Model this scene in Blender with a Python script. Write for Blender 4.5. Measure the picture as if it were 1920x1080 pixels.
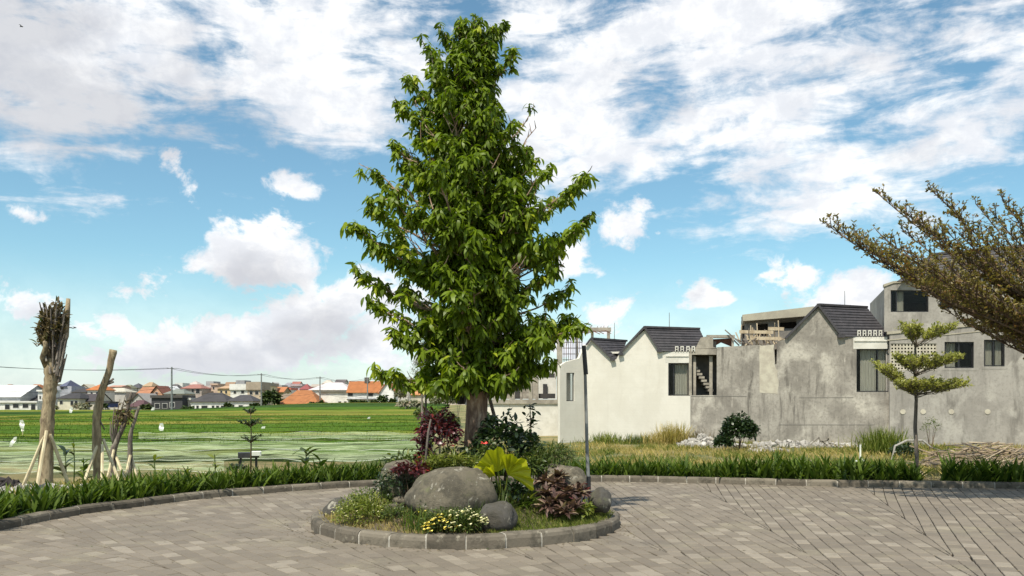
import bpy, math, random
import numpy as np
from mathutils import Vector, Matrix
from mathutils.geometry import tessellate_polygon
import mathutils.noise as mnoise
R = math.radians
random.seed(7); rng = np.random.default_rng(7)
scn = bpy.context.scene
for o in list(bpy.data.objects): bpy.data.objects.remove(o)

# ---------------------------------------------------------------- camera, sky, sun, exposure
FX, HY, CH = 1600.0, 755.0, 1.70          # focal length in photo pixels, horizon row, eye height
cam_d = bpy.data.cameras.new('camera'); cam = bpy.data.objects.new('camera', cam_d)
scn.collection.objects.link(cam); scn.camera = cam
cam.location = (0, 0, CH); cam.rotation_euler = (R(90), 0, 0)
cam_d.sensor_width = 36; cam_d.lens = 36 * FX / 1920; cam_d.shift_y = (HY - 540) / 1920
cam_d.clip_start = 0.05; cam_d.clip_end = 6000
SUN_EL, SUN_AZ = R(57), R(-156)           # azimuth clockwise from +Y
sd = Vector((math.sin(SUN_AZ) * math.cos(SUN_EL), math.cos(SUN_AZ) * math.cos(SUN_EL), math.sin(SUN_EL)))
sun_d = bpy.data.lights.new('sun', 'SUN'); sun_d.energy = 4.6; sun_d.angle = R(0.6); sun_d.color = (1, 0.93, 0.80)
sun = bpy.data.objects.new('sun', sun_d); scn.collection.objects.link(sun)
sun.rotation_euler = (-sd).to_track_quat('-Z', 'Y').to_euler()
scn.view_settings.view_transform = 'Standard'; scn.view_settings.look = 'None'
scn.view_settings.gamma = 1; scn.view_settings.use_curve_mapping = False; scn.view_settings.exposure = 0.30

def pix_dir(px, py):
    az = math.atan((px - 960) / FX)
    return az, math.atan((HY - py) / FX * math.cos(az))

class NT:
    """small helper to write node trees"""
    def __init__(s, nt): s.nt = nt; s.L = nt.links.new
    def n(s, t, **k):
        o = s.nt.nodes.new(t)
        for a, v in k.items(): setattr(o, a, v)
        return o
    def put(s, sock, v):
        if hasattr(v, 'is_output') or isinstance(v, bpy.types.NodeSocket): s.L(v, sock)
        else: sock.default_value = v
    def m(s, op, a, b=0.0, c=None, clamp=False):
        o = s.n('ShaderNodeMath', operation=op, use_clamp=clamp); s.put(o.inputs[0], a); s.put(o.inputs[1], b)
        if c is not None: s.put(o.inputs[2], c)
        return o.outputs[0]
    def mr(s, v, a, b, c=0.0, d=1.0, smooth=True):
        o = s.n('ShaderNodeMapRange', interpolation_type='SMOOTHSTEP' if smooth else 'LINEAR', clamp=True)
        s.put(o.inputs[0], v)
        for i, x in enumerate((a, b, c, d)): s.put(o.inputs[1 + i], x)
        return o.outputs[0]
    def mix(s, f, a, b, blend='MIX'):
        o = s.n('ShaderNodeMix', data_type='RGBA', blend_type=blend, clamp_factor=True)
        s.put(o.inputs[0], f)
        for i, v in ((6, a), (7, b)):
            s.put(o.inputs[i], (*v, 1) if isinstance(v, (tuple, list)) and len(v) == 3 else v)
        return o.outputs[2]
    def noise(s, vec, scale, detail=4, rough=.55, dist=0.0):
        o = s.n('ShaderNodeTexNoise'); s.put(o.inputs['Vector'], vec); o.inputs['Scale'].default_value = scale
        o.inputs['Detail'].default_value = detail; o.inputs['Roughness'].default_value = rough; o.inputs['Distortion'].default_value = dist
        return o.outputs['Fac']
    def mapv(s, vec, scale=(1, 1, 1), rot=(0, 0, 0), loc=(0, 0, 0)):
        o = s.n('ShaderNodeMapping'); s.put(o.inputs[0], vec)
        o.inputs['Scale'].default_value = scale; o.inputs['Rotation'].default_value = rot; o.inputs['Location'].default_value = loc
        return o.outputs[0]

world = bpy.data.worlds.new('World'); scn.world = world; world.use_nodes = True
wt = world.node_tree; wt.nodes.clear(); w = NT(wt)
sky = w.n('ShaderNodeTexSky', sky_type='NISHITA', sun_disc=False, sun_elevation=SUN_EL, sun_rotation=SUN_AZ)
sky.air_density = 1.0; sky.dust_density = 0.6; sky.ozone_density = 1.3
tc = w.n('ShaderNodeTexCoord'); sx = w.n('ShaderNodeSeparateXYZ'); w.L(tc.outputs['Generated'], sx.inputs[0])
X, Yc, Z = sx.outputs
az = w.m('ARCTAN2', X, Yc); el = w.m('ARCSINE', w.m('MINIMUM', w.m('MAXIMUM', Z, -1.0), 1.0))
cmb = w.n('ShaderNodeCombineXYZ'); w.L(az, cmb.inputs[0]); w.L(el, cmb.inputs[1]); uv = cmb.outputs[0]
# wobble of the cloud outlines
def blobs(lst, uvin, soft=(1.0, 0.0)):
    acc = None
    for (px, py, rx, ry, rot, wgt) in lst:
        a, e = pix_dir(px, py)
        sb = w.n('ShaderNodeVectorMath', operation='SUBTRACT'); w.put(sb.inputs[0], uvin); sb.inputs[1].default_value = (a, e, 0)
        mp = w.n('ShaderNodeVectorRotate', rotation_type='Z_AXIS'); w.L(sb.outputs[0], mp.inputs['Vector']); mp.inputs['Angle'].default_value = R(-rot)
        ml = w.n('ShaderNodeVectorMath', operation='MULTIPLY'); w.L(mp.outputs[0], ml.inputs[0]); ml.inputs[1].default_value = (FX / rx, FX / ry, 0)
        ln = w.n('ShaderNodeVectorMath', operation='LENGTH'); w.L(ml.outputs[0], ln.inputs[0])
        v = w.mr(ln.outputs['Value'], 1.55, 0.0, 0.0, wgt, False)
        acc = v if acc is None else w.m('MAXIMUM', acc, v)
    return acc
n_big = w.noise(w.mapv(uv, (1, 1.5, 1)), 5.0, 7, .58, .25)
n_puf = w.noise(w.mapv(uv, (1, 1.3, 1), loc=(3, 1, 0)), 11.0, 9, .62, .35)
n_str = w.noise(w.mapv(uv, (1, 3.2, 1), rot=(0, 0, R(-20)), loc=(1, 7, 0)), 11.0, 8, .62, .35)
cum = [(500, 480, 135, 78, 0, 1.25), (440, 640, 260, 70, 0, 1.3), (600, 590, 165, 75, 15, 1.4), (330, 662, 190, 40, 0, 1.15), (330, 312, 30, 38, 30, .72), (568, 355, 58, 28, -5, .85),
       (1070, 480, 60, 60, 0, .95), (1160, 425, 80, 55, 0, .85), (1235, 438, 20, 12, 0, .6), (1325, 548, 62, 36, 0, .95), (1487, 522, 65, 48, 0, 1.05),
       (1610, 560, 95, 60, 0, 1.1), (1690, 610, 120, 60, 0, .9), (1130, 590, 55, 30, 0, .75), (40, 560, 105, 50, 0, .75), (240, 545, 110, 42, 0, .72), (290, 590, 50, 28, 0, .62),
       (60, 405, 80, 22, -10, .6), (200, 400, 60, 14, -5, .55), (700, 615, 110, 80, 0, 1.25), (1080, 650, 140, 60, 0, .8), (1540, 680, 300, 60, 0, .8), (230, 655, 110, 45, 0, .75)]
top = [(110, 100, 330, 150, 8, 1.15), (570, 60, 260, 130, 0, 1.0), (570, 175, 190, 80, -8, 1.15), (1080, 230, 190, 130, 5, 1.2), (1300, 40, 300, 110, 10, 1.15),
       (1440, 190, 300, 130, 12, .85), (1560, 330, 260, 90, 14, .95), (1780, 240, 220, 110, 12, .78), (1830, 60, 220, 100, 10, .62), (1010, 40, 110, 60, 0, .8), (760, 90, 110, 80, 0, .7),
       (1200, 310, 110, 50, 20, .85), (1880, 150, 120, 40, 20, .8), (1300, 230, 160, 50, 15, .9)]
b_c = blobs(cum, uv); b_t = blobs(top, uv)
front = w.mr(w.m('ABSOLUTE', az), 0.75, 1.0, 1.0, 0.0)
# elsewhere (behind and above the camera) the same kind of broken cloud goes on
rest = w.m('MULTIPLY', w.mr(n_big, .42, .62, 0, 1.0), .9)
up = w.mr(el, .48, .62)
off = w.m('MAXIMUM', w.m('SUBTRACT', 1.0, front), up)
n_fin = w.noise(w.mapv(uv, (1, 1.2, 1), loc=(8, 3, 0)), 38.0, 8, .62, .3)
cum_d = w.m('ADD', b_c, w.m('ADD', w.m('MULTIPLY', w.m('SUBTRACT', n_puf, .5), 2.5), w.m('MULTIPLY', w.m('SUBTRACT', n_fin, .5), .8)))
cum_a = w.m('MULTIPLY', w.mr(cum_d, .42, .74), w.mr(cum_d, .3, .9, .75, 1.0))
top_d = w.m('ADD', w.m('MULTIPLY', b_t, 1.0), w.m('ADD', w.m('MULTIPLY', w.m('SUBTRACT', n_str, .5), 2.0), w.m('MULTIPLY', w.m('SUBTRACT', n_big, .5), 1.1)))
top_a = w.m('MULTIPLY', w.mr(w.m('ADD', top_d, w.m('MULTIPLY', w.m('SUBTRACT', w.noise(uv, 26, 8, .6, .3), .5), .7)), .19, .84), .96)
low = w.m('MULTIPLY', w.mr(el, .17, .0), .62)
a_all = w.m('MAXIMUM', w.m('MAXIMUM', cum_a, top_a), w.m('MAXIMUM', w.m('MULTIPLY', off, w.m('MULTIPLY', rest, .9)), low))
# grey undersides: the same field sampled a little higher is still dense there
uv_up = w.mapv(uv, loc=(0.012, 0.03, 0))
b_cu = blobs(cum[:3] + cum[7:11] + cum[13:16] + cum[18:19], uv_up)
under = w.m('MULTIPLY', w.mr(w.m('ADD', w.m('MULTIPLY', b_cu, 1.1), w.m('SUBTRACT', w.noise(w.mapv(uv, (1, 1.6, 1), loc=(5, 2, 0)), 12, 6, .55, .2), .5)), .50, 1.25), .62)
grey2 = w.mr(w.m('ADD', w.noise(w.mapv(uv, (1, 1.8, 1), loc=(9, 4, 0)), 7, 6, .6, .3), w.m('MULTIPLY', blobs([(90, 190, 420, 110, 0, 1), (30, 60, 200, 70, 0, .9)], uv), .40)), .48, .86, 0, .85)
gr = w.m('MAXIMUM', under, w.m('MULTIPLY', grey2, .75), clamp=True)
shd = w.mr(w.m('ADD', w.m('MULTIPLY', w.noise(w.mapv(uv, (1, 1.7, 1), loc=(2, 9, 0)), 9, 8, .62, .3), .6), w.m('MULTIPLY', n_fin, .4)), .42, .60)
ccol = w.mix(gr, w.mix(shd, (.92, .92, .92), (.72, .74, .78)), (.42, .43, .47))
ccol = w.mix(w.mr(el, .10, .0, 0, .45), ccol, (.62, .66, .73))
sk1 = w.mix(1.0, sky.outputs[0], (.81, 1.05, .99), 'MULTIPLY')
bg = w.n('ShaderNodeBackground'); bg.inputs[1].default_value = 0.120
bc = w.n('ShaderNodeBackground'); w.L(ccol, bc.inputs[0]); bc.inputs[1].default_value = 1.0
w.L(sk1, bg.inputs[0])
mxs = w.n('ShaderNodeMixShader'); w.L(a_all, mxs.inputs[0]); w.L(bg.outputs[0], mxs.inputs[1]); w.L(bc.outputs[0], mxs.inputs[2])
wo = w.n('ShaderNodeOutputWorld'); w.L(mxs.outputs[0], wo.inputs[0])

# ---------------------------------------------------------------- helpers
def P(px, py, Y): return Vector(((px - 960) / FX * Y, Y, CH + (HY - py) / FX * Y))
def G(px, py, z=0.0):
    Y = FX * (CH - z) / (py - HY); return Vector(((px - 960) / FX * Y, Y, z))
COL = scn.collection
def tag(o, label=None, cat=None, group=None, kind=None):
    for k, v in (('label', label), ('category', cat), ('group', group), ('kind', kind)):
        if v: o[k] = v
    return o
def thing(name, loc, label, cat, group=None, rz=0):
    o = bpy.data.objects.new(name, None); COL.objects.link(o); o.location = loc; o.rotation_euler = (0, 0, rz)
    o.empty_display_size = .2
    return tag(o, label, cat, group)
def link_mesh(name, me, mat=None, parent=None, world_coords=True):
    o = bpy.data.objects.new(name, me); COL.objects.link(o)
    if mat and not me.materials: me.materials.append(mat)
    if parent:
        o.parent = parent
        if world_coords: o.matrix_parent_inverse = (Matrix.Translation(parent.location) @ parent.rotation_euler.to_matrix().to_4x4()).inverted()
    return o
class MB:
    def __init__(s): s.v = []; s.f = []; s.t = []; s.cur = .5
    def add(s, vs, fs):
        b = len(s.v); s.v += [tuple(p) for p in vs]; s.f += [tuple(b + i for i in f) for f in fs]; s.t += [s.cur] * len(vs); return s
    def hexa(s, c):    # 8 corners: bottom 4 (ccw), top 4
        return s.add(c, [(3, 2, 1, 0), (4, 5, 6, 7), (0, 1, 5, 4), (1, 2, 6, 5), (2, 3, 7, 6), (3, 0, 4, 7)])
    def box(s, c, size, rz=0, M=None):
        hx, hy, hz = size[0] / 2, size[1] / 2, size[2] / 2
        m = M or Matrix.Rotation(rz, 3, 'Z')
        return s.hexa([Vector(c) + m @ Vector(q) for q in ((-hx, -hy, -hz), (hx, -hy, -hz), (hx, hy, -hz), (-hx, hy, -hz), (-hx, -hy, hz), (hx, -hy, hz), (hx, hy, hz), (-hx, hy, hz))])
    def bar(s, a, b, wd, th=None):
        a, b = Vector(a), Vector(b); d = b - a; q = d.to_track_quat('Z', 'Y').to_matrix()
        return s.box((a + b) / 2, (wd, th or wd, d.length), M=q)
    def tube(s, pts, rad, n=6, cap=True, jag=0.0):
        pts = [Vector(p) for p in pts]; k = len(pts)
        if not hasattr(rad, '__len__'): rad = [rad] * k
        vs = []; up = Vector((.13, .31, .94)).normalized()
        for i, p in enumerate(pts):
            t = (pts[min(i + 1, k - 1)] - pts[max(i - 1, 0)]).normalized()
            a = t.cross(up)
            if a.length < .1: a = t.cross(Vector((1, 0, 0)))
            a.normalize(); b = t.cross(a)
            for j in range(n):
                an = 2 * math.pi * j / n; r = rad[i] * (1 + jag * mnoise.noise(p * 3 + Vector((math.cos(an) * 2, math.sin(an) * 2, i * .37)))) if jag else rad[i]
                vs.append(p + (a * math.cos(an) + b * math.sin(an)) * r)
        fs = [(i * n + j, i * n + (j + 1) % n, (i + 1) * n + (j + 1) % n, (i + 1) * n + j) for i in range(k - 1) for j in range(n)]
        if cap: fs += [tuple(range(n))[::-1], tuple(range((k - 1) * n, k * n))]
        return s.add(vs, fs)
    def prism(s, loops, nrm, th):   # loops of 3D points (first outer, rest holes), pushed along nrm by th
        nrm = Vector(nrm)
        tri = tessellate_polygon([[Vector(p) for p in l] for l in loops]); flat = [Vector(p) for l in loops for p in l]; n = len(flat)
        vs = flat + [p + nrm * th for p in flat]; fs = [tuple(t) for t in tri] + [tuple(i + n for i in t[::-1]) for t in tri]; b = 0
        for l in loops:
            k = len(l); fs += [(b + i, b + (i + 1) % k, b + (i + 1) % k + n, b + i + n) for i in range(k)]; b += k
        return s.add(vs, fs)
    def mesh(s, name, smooth=False):
        me = bpy.data.meshes.new(name); me.from_pydata(s.v, [], s.f)
        at = me.attributes.new('tint', 'FLOAT', 'POINT'); at.data.foreach_set('value', s.t)
        if smooth: me.polygons.foreach_set('use_smooth', [True] * len(s.f))
        me.update(); return me
    def build(s, name, mat, parent=None, smooth=False):
        return link_mesh(name, s.mesh(name, smooth), mat, parent)
def npmesh(name, V, F, T=None, smooth=True):
    """V (n,3), F (m,4) or (m,3)"""
    me = bpy.data.meshes.new(name); k = F.shape[1]
    me.vertices.add(len(V)); me.vertices.foreach_set('co', V.astype(np.float32).ravel())
    me.loops.add(F.size); me.loops.foreach_set('vertex_index', F.astype(np.int32).ravel())
    me.polygons.add(len(F)); me.polygons.foreach_set('loop_start', np.arange(0, F.size, k, dtype=np.int32))
    if T is not None:
        at = me.attributes.new('tint', 'FLOAT', 'POINT'); at.data.foreach_set('value', T.astype(np.float32))
    me.update(calc_edges=True)
    if smooth: me.polygons.foreach_set('use_smooth', np.ones(len(F), bool))
    return me
def strap(L, W, rows=3, droop=.6, rise=.2, prof=None):
    """leaf strip template along +X, bending down: returns V, F (quads)"""
    V = []
    for i in range(rows + 1):
        t = i / rows; wd = W * (prof(t) if prof else math.sin(math.pi * min(.97, .08 + .9 * t)) ** .8) / 2
        x = L * (t - .18 * droop * t * t); z = L * (rise * t - droop * t * t)
        V += [(x, -wd, z - wd * .0), (x, wd, z)]
    return np.array(V), np.array([(2 * i, 2 * i + 2, 2 * i + 3, 2 * i + 1) for i in range(rows)])
def rotm(yaw, pitch, roll):
    """(n,3,3) rotation Rz(yaw) Ry(-pitch) Rx(roll)"""
    cy, sy, cp, sp, cr, sr = np.cos(yaw), np.sin(yaw), np.cos(-pitch), np.sin(-pitch), np.cos(roll), np.sin(roll)
    M = np.zeros((len(yaw), 3, 3))
    M[:, 0, 0] = cy * cp; M[:, 0, 1] = cy * sp * sr - sy * cr; M[:, 0, 2] = cy * sp * cr + sy * sr
    M[:, 1, 0] = sy * cp; M[:, 1, 1] = sy * sp * sr + cy * cr; M[:, 1, 2] = sy * sp * cr - cy * sr
    M[:, 2, 0] = -sp; M[:, 2, 1] = cp * sr; M[:, 2, 2] = cp * cr
    return M
def scatter(tmpl, pos, M, scale, tint):
    V, F = tmpl; n = len(pos); nv = len(V)
    W = np.einsum('nij,vj->nvi', M, V) * np.asarray(scale).reshape(-1, 1, 1) + pos[:, None, :]
    FF = (F[None] + (np.arange(n) * nv)[:, None, None]).reshape(-1, F.shape[1])
    return W.reshape(-1, 3), FF, np.repeat(tint, nv)
def cat_parts(parts):
    V, F, T, b = [], [], [], 0
    for v, f, t in parts: V.append(v); F.append(f + b); T.append(t); b += len(v)
    return np.concatenate(V), np.concatenate(F), np.concatenate(T)

# ---------------------------------------------------------------- materials
MATS = {}
def base_mat(name):
    m = bpy.data.materials.new(name); m.use_nodes = True; t = NT(m.node_tree); m.node_tree.nodes.clear()
    out = t.n('ShaderNodeOutputMaterial'); b = t.n('ShaderNodeBsdfPrincipled'); t.L(b.outputs[0], out.inputs[0])
    tcn = t.n('ShaderNodeTexCoord'); geo = t.n('ShaderNodeNewGeometry')
    MATS[name] = m; return m, t, b, geo.outputs['Position'], out
def bump(t, b, h, strength=.4, dist=.02):
    bn = t.n('ShaderNodeBump'); t.put(bn.inputs['Height'], h); bn.inputs['Strength'].default_value = strength; bn.inputs['Distance'].default_value = dist
    t.L(bn.outputs[0], b.inputs['Normal'])
def tintsock(t):
    a = t.n('ShaderNodeAttribute', attribute_name='tint'); oi = t.n('ShaderNodeObjectInfo')
    return t.m('FRACT', t.m('ADD', a.outputs['Fac'], oi.outputs['Random']))
def attr(t): return t.n('ShaderNodeAttribute', attribute_name='tint').outputs['Fac']
def simple(name, c1, c2=None, scale=3.0, rough=.8, bs=.3, bd=.01, detail=5, metal=0.0, stretch=(1, 1, 1), c3=None):
    m, t, b, pos, out = base_mat(name)
    v = t.mapv(pos, stretch)
    n = t.noise(v, scale, detail, .6, .2)
    c = t.mix(t.mr(n, .35, .65), c1, c2 or tuple(x * .75 for x in c1))
    if c3: c = t.mix(t.mr(t.noise(v, scale * .27, 4, .6), .5, .72), c, c3)
    t.L(c, b.inputs['Base Color']); b.inputs['Roughness'].default_value = rough; b.inputs['Metallic'].default_value = metal
    if bs: bump(t, b, t.noise(v, scale * 6, 4, .6), bs, bd)
    return m
def leafmat(name, ca, cb, cc=None, trans=.35, rough=.45, spec=.5):
    m, t, b, pos, out = base_mat(name)
    a = attr(t)
    c = t.mix(a, ca, cb)
    if cc: c = t.mix(t.mr(a, .82, .97), c, cc)
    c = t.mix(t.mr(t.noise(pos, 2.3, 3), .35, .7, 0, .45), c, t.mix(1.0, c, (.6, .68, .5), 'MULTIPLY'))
    t.L(c, b.inputs['Base Color']); b.inputs['Roughness'].default_value = rough; b.inputs['Specular IOR Level'].default_value = spec
    tr = t.n('ShaderNodeBsdfTranslucent'); t.L(t.mix(1.0, c, (1.25, 1.35, .6), 'MULTIPLY'), tr.inputs[0])
    ms = t.n('ShaderNodeMixShader'); ms.inputs[0].default_value = trans
    t.L(b.outputs[0], ms.inputs[1]); t.L(tr.outputs[0], ms.inputs[2]); t.L(ms.outputs[0], out.inputs[0])
    return m

# paving blocks
m, t, b, pos, out = base_mat('paver'); tt = tintsock(t)
c = t.mix(tt, (.150, .123, .090), (.225, .188, .142))
c = t.mix(t.mr(tt, .88, .95), c, (.28, .24, .185))
c = t.mix(t.mr(t.noise(pos, 1.1, 5, .65), .5, .72, 0, .45), c, (.32, .285, .185))       # dusty, mossy patches
c = t.mix(t.mr(t.noise(pos, .55, 5, .6, .4), .5, .7, 0, .7), c, (.125, .105, .082))
c = t.mix(t.mr(t.noise(pos, 6, 7, .7), .48, .68, 0, .5), c, (.15, .13, .10))
c = t.mix(t.mr(t.noise(pos, 60, 3, .7), .3, .7, 0, .35), c, (.16, .14, .12))
t.L(c, b.inputs['Base Color']); b.inputs['Roughness'].default_value = .82; bump(t, b, t.noise(pos, 45, 5, .7), .5, .006)
simple('joint_sand', (.035, .03, .022), (.10, .085, .06), 2.5)
# kerb stone
m, t, b, pos, out = base_mat('kerb_stone'); tt = tintsock(t)
c = t.mix(tt, (.105, .088, .065), (.19, .165, .125))
c = t.mix(t.mr(t.noise(pos, 5, 6, .7), .45, .68, 0, .8), c, (.045, .04, .028))
c = t.mix(t.mr(t.noise(pos, 9, 5, .7), .56, .7, 0, .6), c, (.32, .29, .22))
t.L(c, b.inputs['Base Color']); b.inputs['Roughness'].default_value = .9; bump(t, b, t.noise(pos, 30, 6, .7), .7, .012)
simple('mortar', (.42, .39, .33), (.30, .28, .24), 14, .9, .5)
# boulders
m, t, b, pos, out = base_mat('boulder'); tt = tintsock(t)
c = t.mix(tt, (.135, .115, .078), (.20, .172, .12))
c = t.mix(t.mr(t.noise(pos, 4, 9, .75), .42, .62, 0, .85), c, (.06, .052, .035))
c = t.mix(t.mr(t.noise(pos, 7, 6, .7, .6), .57, .66, 0, .8), c, (.46, .43, .35))      # pale lichen
c = t.mix(t.mr(t.noise(pos, 2.1, 5, .7), .55, .7, 0, .6), c, (.16, .17, .07))
c = t.mix(t.mr(t.noise(pos, 90, 3, .7), .35, .7, 0, .3), c, (.09, .085, .07))
t.L(c, b.inputs['Base Color']); b.inputs['Roughness'].default_value = .8; bump(t, b, t.noise(pos, 22, 9, .8), .9, .03)
MATS['boulder_dark'] = MATS['boulder'].copy(); MATS['boulder_dark'].name = 'boulder_dark'
for nd in MATS['boulder_dark'].node_tree.nodes:
    if nd.type == 'MIX' and not nd.inputs[6].is_linked and not nd.inputs[7].is_linked: nd.inputs[6].default_value = (.06, .056, .05, 1); nd.inputs[7].default_value = (.085, .078, .068, 1)
# ground
m, t, b, pos, out = base_mat('ground')
g1 = t.mix(t.mr(t.noise(pos, .35, 6, .65), .4, .62), (.10, .13, .035), (.34, .27, .12))
g1 = t.mix(t.mr(t.noise(pos, 2.2, 6, .7), .5, .7, 0, .8), g1, (.42, .32, .16))
g1 = t.mix(t.mr(t.noise(pos, 9, 5, .7), .45, .7, 0, .6), g1, (.09, .095, .035))
t.L(g1, b.inputs['Base Color']); b.inputs['Roughness'].default_value = 1; bump(t, b, t.noise(pos, 14, 6, .75), 1, .1)
simple('soil', (.15, .115, .075), (.085, .065, .045), 8, 1, .8, .03)
simple('dark_soil', (.05, .04, .035), (.025, .02, .02), 6, 1, .8, .04)
# paddies
def paddy(name, ca, cb, cy=None):
    m, t, b, pos, out = base_mat(name)
    v = t.mapv(pos, (.25, 1.6, 1))
    c = t.mix(t.mr(t.noise(v, .8, 6, .65), .35, .65), ca, cb)
    if cy: c = t.mix(t.mr(t.noise(t.mapv(pos, (.4, 1, 1)), .12, 5, .6), .42, .62), c, cy)
    c = t.mix(t.mr(t.noise(pos, 3.5, 4, .7), .45, .7, 0, .5), c, tuple(x * .5 for x in ca))
    t.L(c, b.inputs['Base Color']); b.inputs['Roughness'].default_value = .95; b.inputs['Specular IOR Level'].default_value = .1; bump(t, b, t.noise(pos, 5, 5, .7), 1, .12)
paddy('paddy_green', (.045, .105, .008), (.10, .17, .012)); paddy('paddy_lime', (.10, .155, .015), (.16, .20, .022), (.23, .21, .04))
paddy('paddy_dark', (.030, .07, .010), (.045, .095, .014)); paddy('paddy_pale', (.08, .14, .03), (.12, .18, .045), (.18, .20, .06))
simple('shaded_bund', (.012, .03, .005), (.022, .042, .008), 1.5, 1, .8, .05)  # dark green-brown bund sides, shade between crop rows put into the colour
# walls
def wallmat(name, ca, cb, stain, pale, amt=1.0, course=0.0):
    m, t, b, pos, out = base_mat(name)
    c = t.mix(t.mr(t.noise(pos, .55, 6, .62, .3), .38, .62), ca, cb)
    st = t.noise(t.mapv(pos, (2.2, 2.2, .28)), 1.0, 6, .65, .3)
    c = t.mix(t.mr(st, .50, .72, 0, .75 * amt), c, stain)
    c = t.mix(t.mr(t.noise(t.mapv(pos, (1, 1, .8), loc=(3, 3, 3)), .7, 6, .6, .3), .50, .66, 0, .6 * amt), c, pale)
    c = t.mix(t.mr(t.noise(t.mapv(pos, (3.5, 3.5, .5), loc=(7, 1, 2)), 1.3, 6, .7), .56, .75, 0, .6 * amt), c, pale)
    c = t.mix(t.mr(t.noise(pos, 7, 6, .7), .45, .75, 0, .4 * amt), c, stain)
    h = t.noise(pos, 9, 6, .7)
    if course:
        br = t.n('ShaderNodeTexWave', wave_type='BANDS', bands_direction='Z'); t.put(br.inputs[0], pos); br.inputs['Scale'].default_value = course
        br.inputs['Distortion'].default_value = .6; br.inputs['Detail'].default_value = 3
        c = t.mix(t.mr(br.outputs['Fac'], .90, 1.0, 0, .07), c, stain)
    t.L(c, b.inputs['Base Color']); b.inputs['Roughness'].default_value = .92; bump(t, b, h, .35, .02)
wallmat('cream_render', (.60, .57, .495), (.66, .63, .555), (.47, .43, .36), (.66, .63, .56), .35, .9)
wallmat('grey_render', (.35, .322, .278), (.225, .205, .176), (.120, .108, .092), (.49, .455, .39), 1.5)
wallmat('concrete_render', (.33, .308, .275), (.255, .236, .21), (.155, .143, .125), (.42, .395, .35), 1.3)
simple('pale_patch', (.50, .465, .37), (.40, .36, .29), 2.5, .9, .4, .02)
simple('dark_patch', (.20, .185, .16), (.15, .14, .125), 2.5, .9, .4, .02)
simple('white_trim', (.62, .60, .54), (.52, .50, .44), 2, .7, .2)
simple('raw_concrete', (.36, .325, .265), (.25, .225, .185), 2.2, .95, .6, .03, c3=(.18, .16, .135))
simple('slab_concrete', (.38, .35, .27), (.31, .28, .22), 1.5, .95, .4, .02)
simple('dark_roof_tile', (.055, .05, .055), (.035, .033, .037), 3, .6, .3)
simple('black_frame', (.012, .012, .014), (.02, .02, .022), 5, .4, 0)
simple('curtain', (.70, .69, .63), (.55, .55, .50), 3, .9, .2, stretch=(6, 6, .3))
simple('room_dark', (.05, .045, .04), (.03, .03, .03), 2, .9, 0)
simple('scaffold', (.20, .17, .14), (.11, .09, .08), 5, .8, .2); simple('rust', (.16, .07, .045), (.09, .04, .03), 6, .8, .3)
m, t, b, pos, out = base_mat('glass')
tr = t.n('ShaderNodeBsdfTransparent'); tr.inputs[0].default_value = (.80, .80, .78, 1); gl = t.n('ShaderNodeBsdfGlossy'); gl.inputs['Roughness'].default_value = .03
fr = t.n('ShaderNodeFresnel'); fr.inputs[0].default_value = 1.6; ms = t.n('ShaderNodeMixShader')
t.L(t.m('MULTIPLY', fr.outputs[0], .22, clamp=True), ms.inputs[0]); t.L(tr.outputs[0], ms.inputs[1]); t.L(gl.outputs[0], ms.inputs[2]); t.L(ms.outputs[0], out.inputs[0])
m, t, b, pos, out = base_mat('netting')
tr = t.n('ShaderNodeBsdfTransparent'); df = t.n('ShaderNodeBsdfDiffuse'); df.inputs[0].default_value = (.52, .60, .36, 1)
ms = t.n('ShaderNodeMixShader'); t.L(t.mr(t.noise(t.mapv(pos, (.3, 2.2, 2.2)), 1.0, 6, .7), .36, .70, .03, .55), ms.inputs[0])
t.L(tr.outputs[0], ms.inputs[1]); t.L(df.outputs[0], ms.inputs[2]); t.L(ms.outputs[0], out.inputs[0])
# bark
def bark(name, ca, cb, cc, sc=6):
    m, t, b, pos, out = base_mat(name)
    v = t.mapv(pos, (1, 1, .22)); v2 = t.mapv(pos, (1, 1, .6))
    c = t.mix(t.mr(t.noise(v, sc * 2, 6, .65, .4), .38, .62), ca, cb)
    c = t.mix(t.mr(t.noise(v2, sc, 5, .65), .52, .68, 0, .75), c, cc)
    t.L(c, b.inputs['Base Color']); b.inputs['Roughness'].default_value = .95; bump(t, b, t.noise(v, sc * 5, 6, .7), .9, .03)
bark('bark_brown', (.42, .29, .20), (.16, .10, .068), (.56, .45, .34)); bark('bark_tan', (.40, .32, .20), (.20, .15, .09), (.10, .07, .045)); bark('bark_grey', (.20, .17, .14), (.11, .09, .075), (.30, .27, .22)); bark('twig_bark', (.15, .10, .06), (.08, .055, .035), (.20, .15, .095))
simple('bamboo', (.60, .52, .33), (.46, .38, .23), 5, .6, .2); simple('dry_wood', (.34, .26, .17), (.20, .15, .10), 4, .9, .4)
simple('pale_wood', (.48, .40, .28), (.33, .26, .17), 4, .9, .4)
simple('metal_grey', (.26, .27, .26), (.17, .17, .165), 5, .5, .1, metal=.3); simple('black_plastic', (.02, .02, .022), (.035, .035, .035), 4, .5, .1)
simple('cloth_white', (.72, .74, .66), (.60, .62, .56), 3, .8, .1)
simple('rubble', (.42, .40, .36), (.28, .26, .23), 9, .9, .5, c3=(.26, .245, .22))
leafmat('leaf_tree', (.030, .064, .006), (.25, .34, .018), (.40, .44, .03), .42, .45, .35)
leafmat('leaf_strap', (.022, .055, .008), (.145, .205, .028), (.26, .29, .06), .34, .6, .2)
leafmat('leaf_dark', (.014, .030, .012), (.045, .075, .022), None, .2, .35)
leafmat('leaf_mid', (.05, .085, .02), (.13, .17, .04), (.22, .23, .06), .3)
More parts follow.
